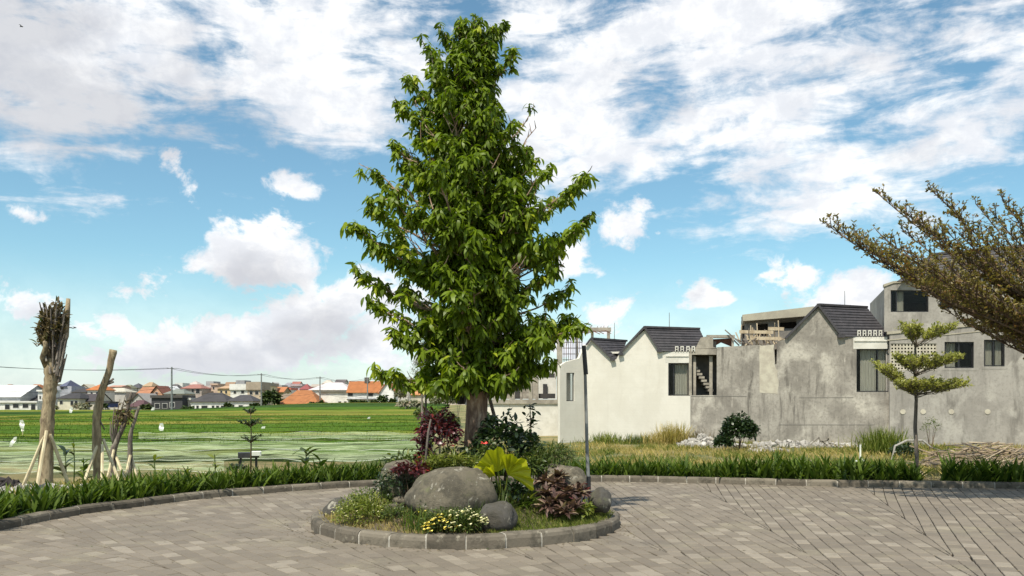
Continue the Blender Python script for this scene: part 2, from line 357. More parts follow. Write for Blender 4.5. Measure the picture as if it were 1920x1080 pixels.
leafmat('leaf_lime', (.13, .17, .03), (.26, .29, .05), (.40, .38, .10), .35)
leafmat('leaf_bright', (.46, .47, .018), (.58, .56, .03), None, .5, .35)
leafmat('leaf_red', (.045, .014, .020), (.13, .028, .035), (.36, .04, .03), .25, .35)
leafmat('leaf_bronze', (.06, .032, .028), (.21, .125, .10), (.40, .31, .21), .25, .4)
leafmat('leaf_olive', (.17, .13, .05), (.31, .26, .085), (.34, .16, .08), .4, .5)
leafmat('leaf_layer', (.28, .29, .075), (.50, .48, .16), (.52, .46, .19), .45)
leafmat('leaf_dry', (.11, .085, .05), (.22, .165, .09), (.09, .12, .04), .2, .8, .2)
leafmat('grass_green', (.08, .12, .018), (.22, .25, .05), (.36, .32, .10), .3, .7, .2)
leafmat('grass_dry', (.34, .27, .09), (.56, .44, .19), (.20, .22, .05), .3, .9, .1)
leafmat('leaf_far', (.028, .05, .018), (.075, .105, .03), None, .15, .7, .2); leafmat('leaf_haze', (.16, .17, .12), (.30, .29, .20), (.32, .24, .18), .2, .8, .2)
leafmat('leaf_rice', (.045, .10, .010), (.12, .19, .02), (.20, .22, .04), .3, .7, .15)
simple('petal_yellow', (.75, .58, .03), (.80, .72, .25), 40, .6, 0); simple('petal_red', (.62, .03, .03), (.75, .10, .07), 30, .6, 0); simple('petal_white', (.75, .72, .45), (.7, .66, .3), 30, .6, 0)
def M(n): return MATS[n]
def cmat(c):
    k = 'paint_%d_%d_%d' % tuple(int(x * 1000) for x in c)
    return MATS.get(k) or simple(k, c, tuple(x * .84 for x in c), .9, .85, .25, .05, c3=tuple(x * .7 for x in c))
# ================================================================ LARGE STRUCTURE
# ---- plaza outline (inner foot of the kerb)
ctrl = [(-7.3, 7), (-7.0, 9.5), (-6.8, 11.33), (-6.62, 12.77), (-6.13, 13.85), (-5.35, 15.25), (-4.6, 16.0), (-3.76, 16.75), (-2.76, 17.35), (-.68, 18.1), (1.73, 18.4), (3.83, 18.05),
        (5.85, 17.45), (7.9, 17.12), (10.08, 16.8), (11.15, 16.0), (11.3, 14.5), (10.5, 12.3), (9.3, 10), (8.4, 7.2), (8.1, 3), (7.6, -3), (4.5, -7), (0, -8.2), (-4.5, -7), (-7.1, -3), (-7.4, 3)]
def catmull(pts, per=12, closed=True):
    o = []; n = len(pts)
    for i in range(n if closed else n - 1):
        g = (lambda k: pts[k % n]) if closed else (lambda k: pts[min(max(k, 0), n - 1)])
        p0, p1, p2, p3 = [np.array(g(i + k), float) for k in (-1, 0, 1, 2)]
        for j in range(per):
            s = j / per; o.append(.5 * ((2 * p1) + (p2 - p0) * s + (2 * p0 - 5 * p1 + 4 * p2 - p3) * s * s + (3 * p1 - p0 - 3 * p2 + p3) * s ** 3))
    if not closed: o.append(np.array(pts[-1], float))
    return np.array(o)
KC = catmull(ctrl, 14)
def resample(C, step, closed=True):
    D = np.vstack([C, C[:1]]) if closed else C
    s = np.concatenate([[0], np.cumsum(np.linalg.norm(np.diff(D, axis=0), axis=1))])
    n = int(s[-1] / step); q = np.linspace(0, s[-1], n + 1)
    return np.stack([np.interp(q, s, D[:, k]) for k in range(D.shape[1])], 1), s[-1] / n
def inside(x, y, C=KC):
    x = np.asarray(x, float); y = np.asarray(y, float); r = np.zeros(x.shape, bool)
    for i in range(len(C)):
        (x1, y1), (x2, y2) = C[i - 1], C[i]
        c = ((y1 > y) != (y2 > y)) & (x < (x2 - x1) * (y - y1) / (y2 - y1 + 1e-12) + x1); r ^= c
    return r
KCs, _ = resample(KC, .3)
def kdist(x, y):     # distance outside the kerb (negative inside)
    x = np.atleast_1d(np.asarray(x, float)); y = np.atleast_1d(np.asarray(y, float))
    d = np.full(x.shape, 1e9)
    for i in range(len(KCs) - 1):
        a = KCs[i]; b_ = KCs[i + 1]; ab = b_ - a; tt_ = np.clip(((x - a[0]) * ab[0] + (y - a[1]) * ab[1]) / (ab @ ab), 0, 1)
        d = np.minimum(d, np.hypot(x - a[0] - ab[0] * tt_, y - a[1] - ab[1] * tt_))
    return np.where(inside(x, y), -d, d)
def sstep(a, b_, v): u = np.clip((v - a) / (b_ - a), 0, 1); return u * u * (3 - 2 * u)
def zvil(x): return -.55 + 1.95 * sstep(-95, -42, x)
def base_h(x, y):
    left = sstep(6, -6, x)
    low = -.85 - .25 * left
    far = low + (zvil(x) - low) * np.clip((y - 45) / 190, 0, 1.0) * sstep(20, 0, x) 
    return far
def terrain(x, y):
    x = np.asarray(x, float); y = np.asarray(y, float)
    d = kdist(x.ravel(), y.ravel()).reshape(x.shape)
    bh = base_h(x, y)
    h = .085 + (bh - .085) * sstep(1.3, 14, d)
    h = np.where(d > 1.5, h + .05 * np.sin(x * .9 + y * .5) * sstep(1.5, 6, d) * sstep(60, 30, y), h)
    return np.where(d < .10, -.08, h)
# ---- terrain: one sheet out to the horizon
def axis(lo, hi, fine_lo, fine_hi, step):
    a = list(np.arange(fine_lo, fine_hi, step)); s = step; v = fine_hi
    while v < hi: a.append(v); s *= 1.22; v += s
    a.append(hi); s = step; v = fine_lo - step
    while v > lo: a.insert(0, v); s *= 1.22; v -= s
    a.insert(0, lo); return np.array(a)
ax = axis(-3000, 3000, -14, 15, .16); ay = axis(-3000, 3000, -9, 26, .16)
GX, GY = np.meshgrid(ax, ay); 
GZ = np.empty_like(GX)
near = (GX > -26) & (GX < 28) & (GY > -20) & (GY < 40)
GZ[near] = terrain(GX[near], GY[near]); GZ[~near] = base_h(GX[~near], GY[~near])
V = np.stack([GX, GY, GZ], -1).reshape(-1, 3); nx = len(ax); ny = len(ay)
ii = (np.arange(ny - 1)[:, None] * nx + np.arange(nx - 1)[None]).ravel(); F = np.stack([ii, ii + 1, ii + nx + 1, ii + nx], 1)
tag(link_mesh('ground', npmesh('ground', V, F), M('ground')), kind='structure')

# ---- paving: blocks laid in wedge-shaped fields that turn round with the circle
IC = np.array([-.64, 12.08]); IR = 2.17
def clip_poly(poly, n, c):    # keep n.p <= c
    o = []
    for i in range(len(poly)):
        a, b_ = poly[i - 1], poly[i]; da, db = n @ a - c, n @ b_ - c
        if (da <= 0) != (db <= 0): o.append(a + (b_ - a) * (da / (da - db)))
        if db <= 0: o.append(b_)
    return o
PCx = np.array([2.8, 2.2]); SW = 360 / 30; full = []; cut = []
for k in range(30):
    mid = R(90 + 2 + k * SW); d = np.array([math.cos(mid), math.sin(mid)]); e = np.array([-d[1], d[0]]); PW, PL = .172, .27
    hw = R(SW / 2); n1 = np.array([math.cos(mid + hw + math.pi / 2), math.sin(mid + hw + math.pi / 2)]); n2 = np.array([math.cos(mid - hw - math.pi / 2), math.sin(mid - hw - math.pi / 2)])
    for i in range(-14, 15):
        offs = random.choice((0, .5, .33, .66)) if random.random() < .3 else (i % 2) * .5
        for j in range(-1, 67):
            u0, v0 = (j + offs) * PL, (i - .5) * PW
            gap = .0055
            jv = .005 * math.sin(j * .35 + k) + rng.normal(0, .0010); q = [PCx + d * (u0 + a) + e * (v0 + b_ + jv) for a, b_ in ((gap, gap), (PL - gap, gap), (PL - gap, PW - gap), (gap, PW - gap))]
            c = sum(q) / 4
            if abs(c[0]) > 12.2 or c[1] < -8.5 or c[1] > 19: continue
            ang = (math.atan2(c[1] - PCx[1], c[0] - PCx[0]) - mid + math.pi) % (2 * math.pi) - math.pi
            if abs(ang) > hw + .3 and np.hypot(*(c - PCx)) > 1: continue
            q2 = clip_poly(clip_poly(q, n1, n1 @ PCx - gap), n2, n2 @ PCx - gap)
            if len(q2) < 3: continue
            c2 = sum(q2) / len(q2)
            ar = .5 * abs(sum(q2[m_ - 1][0] * q2[m_][1] - q2[m_][0] * q2[m_ - 1][1] for m_ in range(len(q2))))
            if ar < .002 or np.hypot(*(c2 - IC)) < IR - .06: continue
            full.append((c2, q2, ar > (PW - 2 * gap) * (PL - 2 * gap) * .99, (math.atan2(d[1], d[0]))))
ins = inside([f[0][0] for f in full], [f[0][1] for f in full]); kd = kdist([f[0][0] for f in full], [f[0][1] for f in full])
full = [f for f, a, k_ in zip(full, ins, kd) if a or k_ < .09]
def paver_geo(mb, q, z, c, tilt):
    n = len(q); c = np.array(c)
    top_ = [Vector((*(c + (p - c) * .94), z + (p - c) @ tilt)) for p in q]; sh = [Vector((*p, z - .007 + (p - c) @ tilt)) for p in q]; bt = [Vector((*p, z - .06)) for p in q]
    fs = [tuple(range(n))]
    for i in range(n): j = (i + 1) % n; fs += [(n + i, n + j, j, i), (2 * n + i, 2 * n + j, n + j, n + i)]
    mb.add(top_ + sh + bt, fs)
def proj_area(f):
    (x, y) = f[0]
    if y < 8.3 or abs(x / y) > .602: return 0
    return 1 / y ** 3 * (1.0 if f[2] else .5)
order = sorted(range(len(full)), key=lambda i: -proj_area(full[i])); solo = set(order[:300])
bed = MB(); KB = KC[::3]; tri_ = tessellate_polygon([[Vector((p[0], p[1], 0)) for p in KB]]); bed.add([(p[0], p[1], -.05) for p in KB], [tuple(t_) if (Vector((*(KB[t_[1]] - KB[t_[0]]), 0)).cross(Vector((*(KB[t_[2]] - KB[t_[0]]), 0)))).z > 0 else tuple(t_)[::-1] for t_ in tri_])
road = thing('paving', (0, 12, 0), None, None); tag(road, kind='structure')
bed_o = bed.build('joint_bed', M('joint_sand'), road)
restb = MB(); shared = []
for k in range(6):
    mb = MB(); q = [np.array(p) for p in ((-.1295, -.0805), (.1295, -.0805), (.1295, .0805), (-.1295, .0805))]
    paver_geo(mb, q, 0, (0, 0), np.array([rng.normal(0, .005), rng.normal(0, .006)])); me = mb.mesh('paving_block'); me.materials.append(M('paver')); shared.append(me)
for i, (c, q, isfull, ang) in enumerate(full):
    zz = rng.normal(0, .0018)
    if i in solo:
        if isfull:
            o = bpy.data.objects.new('paving_block', random.choice(shared)); COL.objects.link(o)
            o.location = (c[0], c[1], zz); o.rotation_euler = (0, 0, ang + rng.normal(0, .008)); o.parent = road; o.matrix_parent_inverse = Matrix.Translation(road.location).inverted()
        else:
            mb = MB(); paver_geo(mb, q, zz, c, np.array([0, 0.])); mb.build('paving_block', M('paver'), road)
    else:
        restb.cur = random.random(); paver_geo(restb, q, zz, c, np.array([rng.normal(0, .005), rng.normal(0, .005)]))
tag(restb.build('paving_blocks_beyond', M('paver'), road), kind='stuff')

# ---- kerbs: single stones with pale mortar between
def kerb_run(name, C, step, out, h, wd, parent, closed=True, jit=.004):
    Q, st = resample(C, step, closed)
    mort = MB()
    for i in range(len(Q) - 1):
        a, b_ = Q[i], Q[i + 1]; tn = (b_ - a) / np.linalg.norm(b_ - a); nn = np.array([tn[1], -tn[0]]) * out
        tp = Q[(i + 1) % (len(Q) - 1)] - Q[i - 1 if i else len(Q) - 2]
        a_, bb = a + tn * .010, b_ - tn * .010; hh = h + rng.normal(0, jit); sh = rng.normal(0, jit)
        prof = [(0, -.05), (0, hh * .62), (.012, hh * .86), (.04, hh), (wd, hh), (wd, -.05)]
        mb = MB(); vs = []
        for p in (a_, (a_ + bb) / 2, bb):
            for (o_, z_) in prof: q = p + nn * (o_ + sh); vs.append((q[0], q[1], z_ + rng.normal(0, .0015)))
        n = len(prof); fs = [(r * n + j, r * n + (j + 1) % n, (r + 1) * n + (j + 1) % n, (r + 1) * n + j) for r in range(2) for j in range(n)] + [tuple(range(n))[::-1], tuple(range(2 * n, 3 * n))]
        mb.add(vs, fs); mb.build('kerbstone', M('kerb_stone'), parent)
        m0 = a - tn * .014; m1 = a + tn * .014; vs = []
        for p in (m0, m1):
            for (o_, z_) in prof: q = p + nn * (o_ + .006); vs.append((q[0], q[1], z_ - .006))
        mort.add(vs, [(j, (j + 1) % n, n + (j + 1) % n, n + j) for j in range(n)])
    mort.build('mortar_joints', M('mortar'), parent)
kb = thing('kerb', (0, 18.2, 0), None, None); tag(kb, kind='structure')
kerb_run('kerb', KC, .60, -1, .125, .15, kb)
ki = thing('island_kerb', (IC[0], IC[1], 0), None, None); tag(ki, kind='structure')
circ = np.array([[IC[0] + (IR + .03 * math.sin(3 * a)) * math.cos(a), IC[1] + (IR + .03 * math.sin(3 * a)) * math.sin(a)] for a in np.linspace(0, 2 * math.pi, 120, endpoint=False)])
kerb_run('island_kerb', circ, .46, -1, .155, .17, ki, jit=.007)
# ---- soil mound of the island
def mound(x, y):
    r = np.hypot(x - IC[0], y - IC[1]) / (IR - .12)
    return .13 + .30 * sstep(1.0, .25, r) + .02 * np.sin(x * 5) * np.sin(y * 4)
vs = []; fs = []
for i in range(21):
    for j in range(72):
        r = (IR - .10) * i / 20; a = 2 * math.pi * j / 72; x = IC[0] + r * math.cos(a); y = IC[1] + r * math.sin(a); vs.append((x, y, float(mound(x, y))))
for i in range(20):
    for j in range(72): fs.append((i * 72 + j, i * 72 + (j + 1) % 72, (i + 1) * 72 + (j + 1) % 72, (i + 1) * 72 + j))
isl = MB(); isl.add(vs, fs); tag(isl.build('island_soil', M('soil'), smooth=True), kind='structure')

# ---- rice paddies: raised beds behind bunds darkened to paint in the shade between rows
Yb = [40, 43, 46, 49.2, 52.6, 56.4, 60.5, 65, 70, 76, 83, 91, 100, 111, 124, 140, 160, 185, 210, 232]
pm = ['paddy_pale', 'paddy_pale', 'paddy_green', 'paddy_pale', 'paddy_green', 'paddy_green', 'paddy_lime', 'paddy_green', 'paddy_green', 'paddy_lime', 'paddy_green', 'paddy_lime', 'paddy_green', 'paddy_lime', 'paddy_lime', 'paddy_green', 'paddy_dark', 'paddy_dark', 'paddy_lime']
def yb(i, x, ): return Yb[i] * (1 + .06 * math.sin(x * .035 + i * .9) * (1 if i not in (0, 19) else 0) + .0016 * (x + 40) * (1 if 2 < i < 19 else .3))
for i in range(len(Yb) - 1):
    xs = np.linspace(-1.05 * .75 * Yb[i] - 25, -.085 * Yb[i] - 1, 70); top_ = MB(); rb = MB(); vt = []; vr = []; ft = []; fr_ = []
    for k, x in enumerate(xs):
        y0, y1 = yb(i, x), yb(i + 1, x) - .35 - .006 * Yb[i]
        h0 = float(base_h(np.array(x), np.array(y0))); h1 = float(base_h(np.array(x), np.array(y1))); lift = .30 + .0006 * Yb[i]
        for s in range(7):
            u = s / 6; vt.append((x, y0 + (y1 - y0) * u, h0 + (h1 - h0) * u + lift + .05 * mnoise.noise(Vector((x * .8, y0 + (y1 - y0) * u, 0)))))
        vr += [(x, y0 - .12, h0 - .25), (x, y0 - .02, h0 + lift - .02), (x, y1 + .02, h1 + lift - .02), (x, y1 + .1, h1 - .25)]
    n = len(xs)
    for k in range(n - 1):
        for s in range(6): ft.append((k * 7 + s, (k + 1) * 7 + s, (k + 1) * 7 + s + 1, k * 7 + s + 1))
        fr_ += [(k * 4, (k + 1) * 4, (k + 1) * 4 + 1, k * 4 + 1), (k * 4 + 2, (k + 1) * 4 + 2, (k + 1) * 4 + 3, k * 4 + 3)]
    pd = thing('rice_paddy', (-.4 * Yb[i], Yb[i], 0), None, None); tag(pd, kind='structure')
    top_.add(vt, ft); top_.build('rice_bed', M(pm[i]), pd, True); rb.add(vr, fr_); rb.build('shaded_bund', M('shaded_bund'), pd)

# ================================================================ NEAR HOUSES
class Plane:
    def __init__(s, px0, Y0, alpha):
        s.o = Vector(((px0 - 960) / FX * Y0, Y0, 0)); s.u = Vector((math.cos(alpha), -math.sin(alpha), 0)); s.n = Vector((math.sin(alpha), math.cos(alpha), 0))
    def __call__(s, px, py, off=0.0):
        k = Vector(((px - 960) / FX, 1, (HY - py) / FX)); Y = s.n.dot(s.o + s.n * off) / s.n.dot(k)
        return Vector((k.x * Y, Y, CH + k.z * Y))
GZR = -.95
def ph(pl, pts, off=0): return [pl(x, y, off) if y is not None else Vector((*pl(x, 800, off).xy, GZR)) for x, y in pts]
def rect(x0, y0, x1, y1): return [(x0, y0), (x1, y0), (x1, y1), (x0, y1)]
def window(pl, par, x0, y0, x1, y1, fr_px=2.0, mull=(), curtain=None, depth=.16, fmat='black_frame', name='window'):
    """recessed window in an opening of the wall: frame, panes, curtain"""
    c0, c1, c2, c3 = ph(pl, rect(x0, y0, x1, y1), 0); n = pl.n; cs = [c + n * depth for c in (c0, c1, c2, c3)]
    tl, tr_, br_, bl = cs; W = fr_px * pl(x0, y0).y / FX; fm = MB()
    e = Vector((0, 0, W / 2)); eu = pl.u * W / 2
    for a, b_ in ((tl - e, tr_ - e), (bl + e, br_ + e)): fm.bar(a, b_, W, .05)
    for a, b_ in ((tl + eu, bl + eu), (tr_ - eu, br_ - eu)): fm.bar(a, b_, W, .05)
    for mu in mull:
        a = tl.lerp(tr_, mu); b_ = bl.lerp(br_, mu); fm.bar(a, b_, W, .045)
    wf = fm.build(name, M(fmat), par)
    edges = [0] + list(mull) + [1]
    for i in range(len(edges) - 1):
        g = MB(); q = [tl.lerp(tr_, edges[i]), tl.lerp(tr_, edges[i + 1]), bl.lerp(br_, edges[i + 1]), bl.lerp(br_, edges[i])]
        g.prism([[p + n * .012 for p in q]], n, .008); g.build('pane', M('glass'), wf)
    if curtain:
        for (a, b_) in curtain:
            cm = MB(); vs = []; N = 18
            for k in range(N + 1):
                s = a + (b_ - a) * k / N; off = n * (.22 + .03 * math.sin(k * 1.9))
                vs += [tl.lerp(tr_, s) + off, bl.lerp(br_, s) + off]
            cm.add(vs, [(2 * k, 2 * k + 2, 2 * k + 3, 2 * k + 1) for k in range(N)]); cm.build('curtain', M('curtain'), wf)
def roof_courses(r0, r1, e1, e0, n, mat, par, name='roof', th=.05, gap=0.0):
    """tiled slope: n overlapping courses from the ridge (r0-r1) to the eave (e0-e1)"""
    nn = (Vector(r1) - Vector(r0)).cross(Vector(e0) - Vector(r0)).normalized()
    if nn.z < 0: nn = -nn
    mb = MB(); r0, r1, e0, e1 = map(Vector, (r0, r1, e0, e1))
    for i in range(n):
        a, b_ = i / n, (i + 1.15) / n; b_ = min(b_, 1.01)
        p = [r0.lerp(e0, b_), r1.lerp(e1, b_), r1.lerp(e1, a), r0.lerp(e0, a)]
        l = [nn * th, nn * th, nn * .012, nn * .012]
        mb.hexa([q - nn * .02 for q in p] + [q + k for q, k in zip(p, l)])
    mb.bar(r0 + nn * .05, r1 + nn * .05, .16, .12)
    return mb.build(name, M(mat), par)
def shell(par, corners, ztop, z0, mat, name='side_wall', th=.2, skip_front=True, roofz=True):
    """plain walls round the back of a house; corners = 4 ground points, front-left, front-right, back-right, back-left"""
    mb = MB()
    for i in range(1 if skip_front else 0, 4):
        a, b_ = corners[i], corners[(i + 1) % 4]; d = (b_ - a).normalized(); nrm = Vector((d.y, -d.x, 0))
        a2, b2 = a + d * (.003 * i), b_ - d * .2
        mb.hexa([Vector((*p.xy, z0)) for p in (a2, b2, b2 - nrm * th, a2 - nrm * th)] + [Vector((*p.xy, ztop)) for p in (a2, b2, b2 - nrm * th, a2 - nrm * th)])
    if roofz:
        c = [Vector((*q.xy, 0)) for q in corners]; mb.hexa([p + Vector((0, 0, ztop + .004)) for p in c] + [p + Vector((0, 0, ztop + .12)) for p in c])
    return mb.build(name, M(mat), par)
FP = Plane(1080, 53.9, R(10))

# --- cream two-gabled house
hc = thing('cream_house', FP(1190, 800) * 1.0, 'cream rendered house with two small gables and dark tiled roofs', 'house'); hc.location.z = GZR
wl = MB()
outer = [(1098, None), (1098, 649), (1108, 636), (1146, 672), (1155, 674), (1162, 662), (1208, 614), (1236, 659), (1247, 660), (1247, 680), (1253, 680), (1253, 742), (1294.5, 742), (1294.5, None)]
wl.prism([ph(FP, outer)], FP.n, .22); wl.build('wall', M('cream_render'), hc)
# side wing that steps back on the left, with its slim opening
FL = Plane(1098, 54.0, R(-38))
wl = MB(); wl.prism([ph(FL, [(1050, None), (1050, 686), (1060, 679), (1086, 672), (1097.6, 646), (1097.6, None)]), ph(FL, rect(1062, 699, 1077, 752))], FL.n, .2); wl.build('side_wing', M('cream_render'), hc)
window(FL, hc, 1062, 699, 1077, 752, 1.2, (), ((.05, .95),), .1)
bk = [FP(1098, 800, .25), FP(1294, 800, .25), FP(1294, 800, 8.5), FP(1098, 800, 8.5)]
shell(hc, bk, FP(1208, 662).z, GZR, 'cream_render')
z_e = FP(1236, 657)
def roofpts(pl, a, off=.0): return pl(*a, off)
ur = (FP.u * 3.6 + FP.n * 2.0); 
R0 = FP(1208, 613.5, -.12); E0 = FP(1240, 658.5, -.12)
roof_courses(R0, R0 + ur * .95 + Vector((0, 0, .0)), E0 + FP.u * 2.95 + FP.n * .6, E0, 9, 'dark_roof_tile', hc)
roof_courses(FP(1208, 613.5, -.12), FP(1208, 613.5, -.12) + ur * .93, FP(1162, 662, 3.4), FP(1162, 662, -.12), 8, 'dark_roof_tile', hc)
R2 = FP(1108, 635.5, -.12)
roof_courses(R2, R2 + FP.u * 2.1 + FP.n * 2.5, FP(1166, 667, .8), FP(1149, 674, -.12), 7, 'dark_roof_tile', hc)
mb = MB()
for a, b_ in (((1208, 613), (1238, 659)), ((1208, 613), (1162, 662)), ((1108, 635), (1149, 674)), ((1108, 635), (1099, 647))): mb.bar(FP(*a, -.15), FP(*b_, -.15), .09, .12)
for a in ((1236, 658), (1164, 664), (1149, 674)): mb.box(FP(*a, -.16), (.28, .18, .16))
mb.build('bargeboard', M('dark_roof_tile'), hc)
mb = MB(); mb.prism([ph(FP, rect(1247, 659.5, 1292, 680.5))], FP.n, .5); mb.build('lintel', M('white_trim'), hc)
mb = MB(); mb.prism([ph(FP, rect(1249, 666.5, 1291, 668.5), -.05)], FP.n, .05); mb.build('moulding', M('white_trim'), hc)
window(FP, hc, 1253, 680.8, 1291, 741.5, 1.8, (.26,), ((.33, .98),), .2)
def balusters(par, pl, xs, y0, y1, off=-.05):
    for x in xs:
        mb = MB(); wpx = 3.2
        mb.prism([ph(pl, rect(x - wpx, y0 - 2, x + wpx, y0), off)], pl.n, .12); mb.prism([ph(pl, rect(x - wpx, y0, x - wpx + 1.6, y1), off)], pl.n, .1); mb.prism([ph(pl, rect(x + wpx - 1.6, y0, x + wpx, y1), off)], pl.n, .1); mb.prism([ph(pl, rect(x - 1.2, (y0 + y1) / 2 - .6, x + 1.2, (y0 + y1) / 2 + .8), off)], pl.n, .1)
        mb.build('baluster', M('white_trim'), par)
balusters(hc, FP, (1269, 1279, 1290, 1300), 651, 659)

# --- grey unfinished-render house
hg = thing('grey_house', FP(1480, 800) * 1.0, 'stained grey cement house with steep gable and dark tiled roof', 'house'); hg.location.z = GZR
wl = MB()
outer = [(1294.8, None), (1294.8, 741), (1344, 741), (1344, 651), (1400, 648), (1452, 646), (1453.5, 683), (1456, 683), (1458, 640), (1472, 637), (1475, 630), (1534, 572), (1575, 626), (1579, 631), (1600, 632), (1600, 654), (1606, 654), (1606, 735), (1668, 735), (1668, None)]
wl.prism([ph(FP, outer, -.004)], FP.n, .22); wl.build('wall', M('grey_render'), hg)
shell(hg, [FP(1296, 800, .25), FP(1668, 800, .25), FP(1668, 800, 9), FP(1296, 800, 9)], FP(1400, 655).z, GZR, 'grey_render')
# shallow plaster patches, each 8 mm proud
for (pts, mt) in (([(1424, 648), (1450, 647), (1452, 684), (1459, 700), (1460, 738), (1425, 737)], 'pale_patch'),):
    mb = MB(); C = np.concatenate([np.linspace(pts[k_ - 1], pts[k_], 6)[:-1] for k_ in range(len(pts))]); mb.prism([ph(FP, [tuple(q + rng.normal(0, .9, 2)) for q in C], -.012)], FP.n, .007); mb.build('plaster_patch', M(mt), hg)
mb = MB()   # thin horizontal day joints
for (x0, x1, y) in ((1500, 1600, 745), (1296, 1400, 742.5), (1460, 1640, 796)): mb.prism([ph(FP, rect(x0, y, x1, y + 1.0), -.014)], FP.n, .009)
mb.build('render_joint', M('dark_patch'), hg)
R0 = FP(1534, 571.5, -.12); E0 = FP(1580, 631, -.12)
roof_courses(R0, R0 + FP.u * 3.2 + FP.n * 2.0, E0 + FP.u * 2.75 + FP.n * .5, E0, 11, 'dark_roof_tile', hg)
roof_courses(R0, R0 + FP.u * 3.1 + FP.n * 2.0, FP(1473, 634, 3.5), FP(1473, 634, -.12), 9, 'dark_roof_tile', hg)
mb = MB()
for a, b_ in (((1534, 571), (1579, 631)), ((1534, 571), (1473, 634))): mb.bar(FP(*a, -.15), FP(*b_, -.15), .10, .12)
mb.box(FP(1577, 630, -.16), (.4, .2, .2)); mb.build('bargeboard', M('dark_roof_tile'), hg)
mb = MB(); mb.prism([ph(FP, rect(1600, 631.5, 1664, 654))], FP.n, .5); mb.build('lintel', M('white_trim'), hg)
mb = MB(); mb.prism([ph(FP, rect(1602, 638, 1663, 640), -.05)], FP.n, .05); mb.build('moulding', M('white_trim'), hg)
window(FP, hg, 1606, 654.3, 1667.5, 734.5, 1.8, (.66,), ((.16, .64), (.68, .99)), .2)
balusters(hg, FP, (1611, 1621, 1631, 1641, 1651), 621, 630)
# open room in the left part: jambs, beam, dark back with a stair flight
mb = MB(); mb.prism([ph(FP, rect(1291.5, 654, 1297, 741))], FP.n, .3); mb.prism([ph(FP, rect(1300, 668, 1305, 741), .3)], FP.n, .25); mb.prism([ph(FP, rect(1330, 667, 1336, 741), .3)], FP.n, .25); mb.prism([ph(FP, rect(1297.2, 654, 1343.6, 665), .02)], FP.n, .4)
mb.build('concrete_pillar', M('raw_concrete'), hg)
mb = MB(); mb.prism([ph(FP, rect(1298, 640, 1343, 742), 1.6)], FP.n, .12); mb.build('inner_wall', M('dark_patch'), hg)
mb = MB()
for k in range(8):
    a = FP(1301 + k * 4.2, 690 + k * 6.0, .9); mb.box(a, (.34, .7, .14))
mb.build('stair', M('raw_concrete'), hg)
# ragged concrete upstand on top of the opening
mb = MB(); mb.prism([ph(FP, [(1291, 654), (1305, 651), (1314, 633), (1323, 631), (1334, 634), (1336, 650), (1345, 653)], .05)], FP.n, .35)
mb.prism([ph(FP, rect(1325, 628, 1378, 633), 1.2)], FP.n, .5); mb.prism([ph(FP, rect(1334, 633, 1337, 652), 1.2)], FP.n, .2); mb.prism([ph(FP, rect(1372, 633, 1376, 652), 1.2)], FP.n, .2); mb.build('parapet', M('raw_concrete'), hg)
mb = MB(); mb.prism([ph(FP, [(1337, 636), (1372, 634), (1372, 650), (1352, 642), (1338, 650)], 1.8)], FP.n, .1); mb.build('brick_infill', M('rust'), hg)
# upper storey with flat slab and openings behind the wall
pl2 = Plane(1450, 53.5, R(14))
mb = MB(); mb.prism([ph(pl2, [(1392, 590), (1524, 574.5), (1545, 575), (1545, 590), (1393, 602)])], pl2.n, 5.0); mb.build('roof_slab', M('slab_concrete'), hg)
mb = MB(); mb.prism([ph(pl2, [(1396, 602), (1520, 591), (1520, 660), (1396, 660)], .5), ph(pl2, rect(1462, 599, 1494, 616), .5), ph(pl2, rect(1420, 606, 1440, 630), .5)], pl2.n, .2); mb.build('upper_wall', M('dark_patch'), hg)
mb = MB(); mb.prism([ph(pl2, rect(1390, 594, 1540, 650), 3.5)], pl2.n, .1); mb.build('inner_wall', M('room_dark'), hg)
sc = thing('scaffolding', pl2(1420, 645, -1.2), 'untidy timber scaffolding on the wall top left of the steep grey gable', 'scaffold')
rr = random.Random(3)
for k in range(26):
    x = 1384 + rr.random() * 82; y = 648 - rr.random() * 4; tall = rr.random() < .4
    a = pl2(x, y, -1.4 + rr.random() * 1.2); b_ = pl2(x + (rr.uniform(-3, 3) if tall else rr.uniform(-32, 32)), y - (rr.uniform(28, 44) if tall else rr.uniform(4, 30)), -1.4 + rr.random() * 1.2)
    mb = MB(); mb.bar(a, b_, .05, .07); mb.build('timber', M('pale_wood' if k % 3 else 'scaffold'), sc)
for (x0, x1, y) in ((1386, 1450, 622), (1440, 1470, 616), (1400, 1465, 634)):
    mb = MB(); mb.bar(pl2(x0, y, -1.0), pl2(x1, y + 1, -1.0), .06, .2); mb.build('plank', M('pale_wood'), sc)

# --- three-storey concrete house at the right
CP = Plane(1668, FP(1668, 800).y - .3, R(17))
hr = thing('concrete_house', CP(1800, 800) * 1.0, 'tall bare concrete house with black framed windows behind the layered tree', 'house'); hr.location.z = GZR
wl = MB()
wl.prism([ph(CP, [(1668, None), (1668, 622), (1658, 622), (1658, 536), (1674, 529), (1760, 522), (2150, 480), (2150, None)]), ph(CP, rect(1670, 544, 1741, 585)), ph(CP, rect(1762, 550, 1800, 579)), ph(CP, rect(1771, 641, 1826, 690)), ph(CP, rect(1845, 637, 1884, 687)), ph(CP, rect(1670, 644, 1756, 694)), ph(CP, rect(1950, 640, 2010, 690))], CP.n, .25)
wl.build('wall', M('concrete_render'), hr)
c2 = CP(2148, 800, .3); shell(hr, [CP(1662, 800, .3), c2, c2 + CP.n * 9, CP(1662, 800, .3) + CP.n * 9], CP(1668, 540).z, GZR, 'concrete_render')
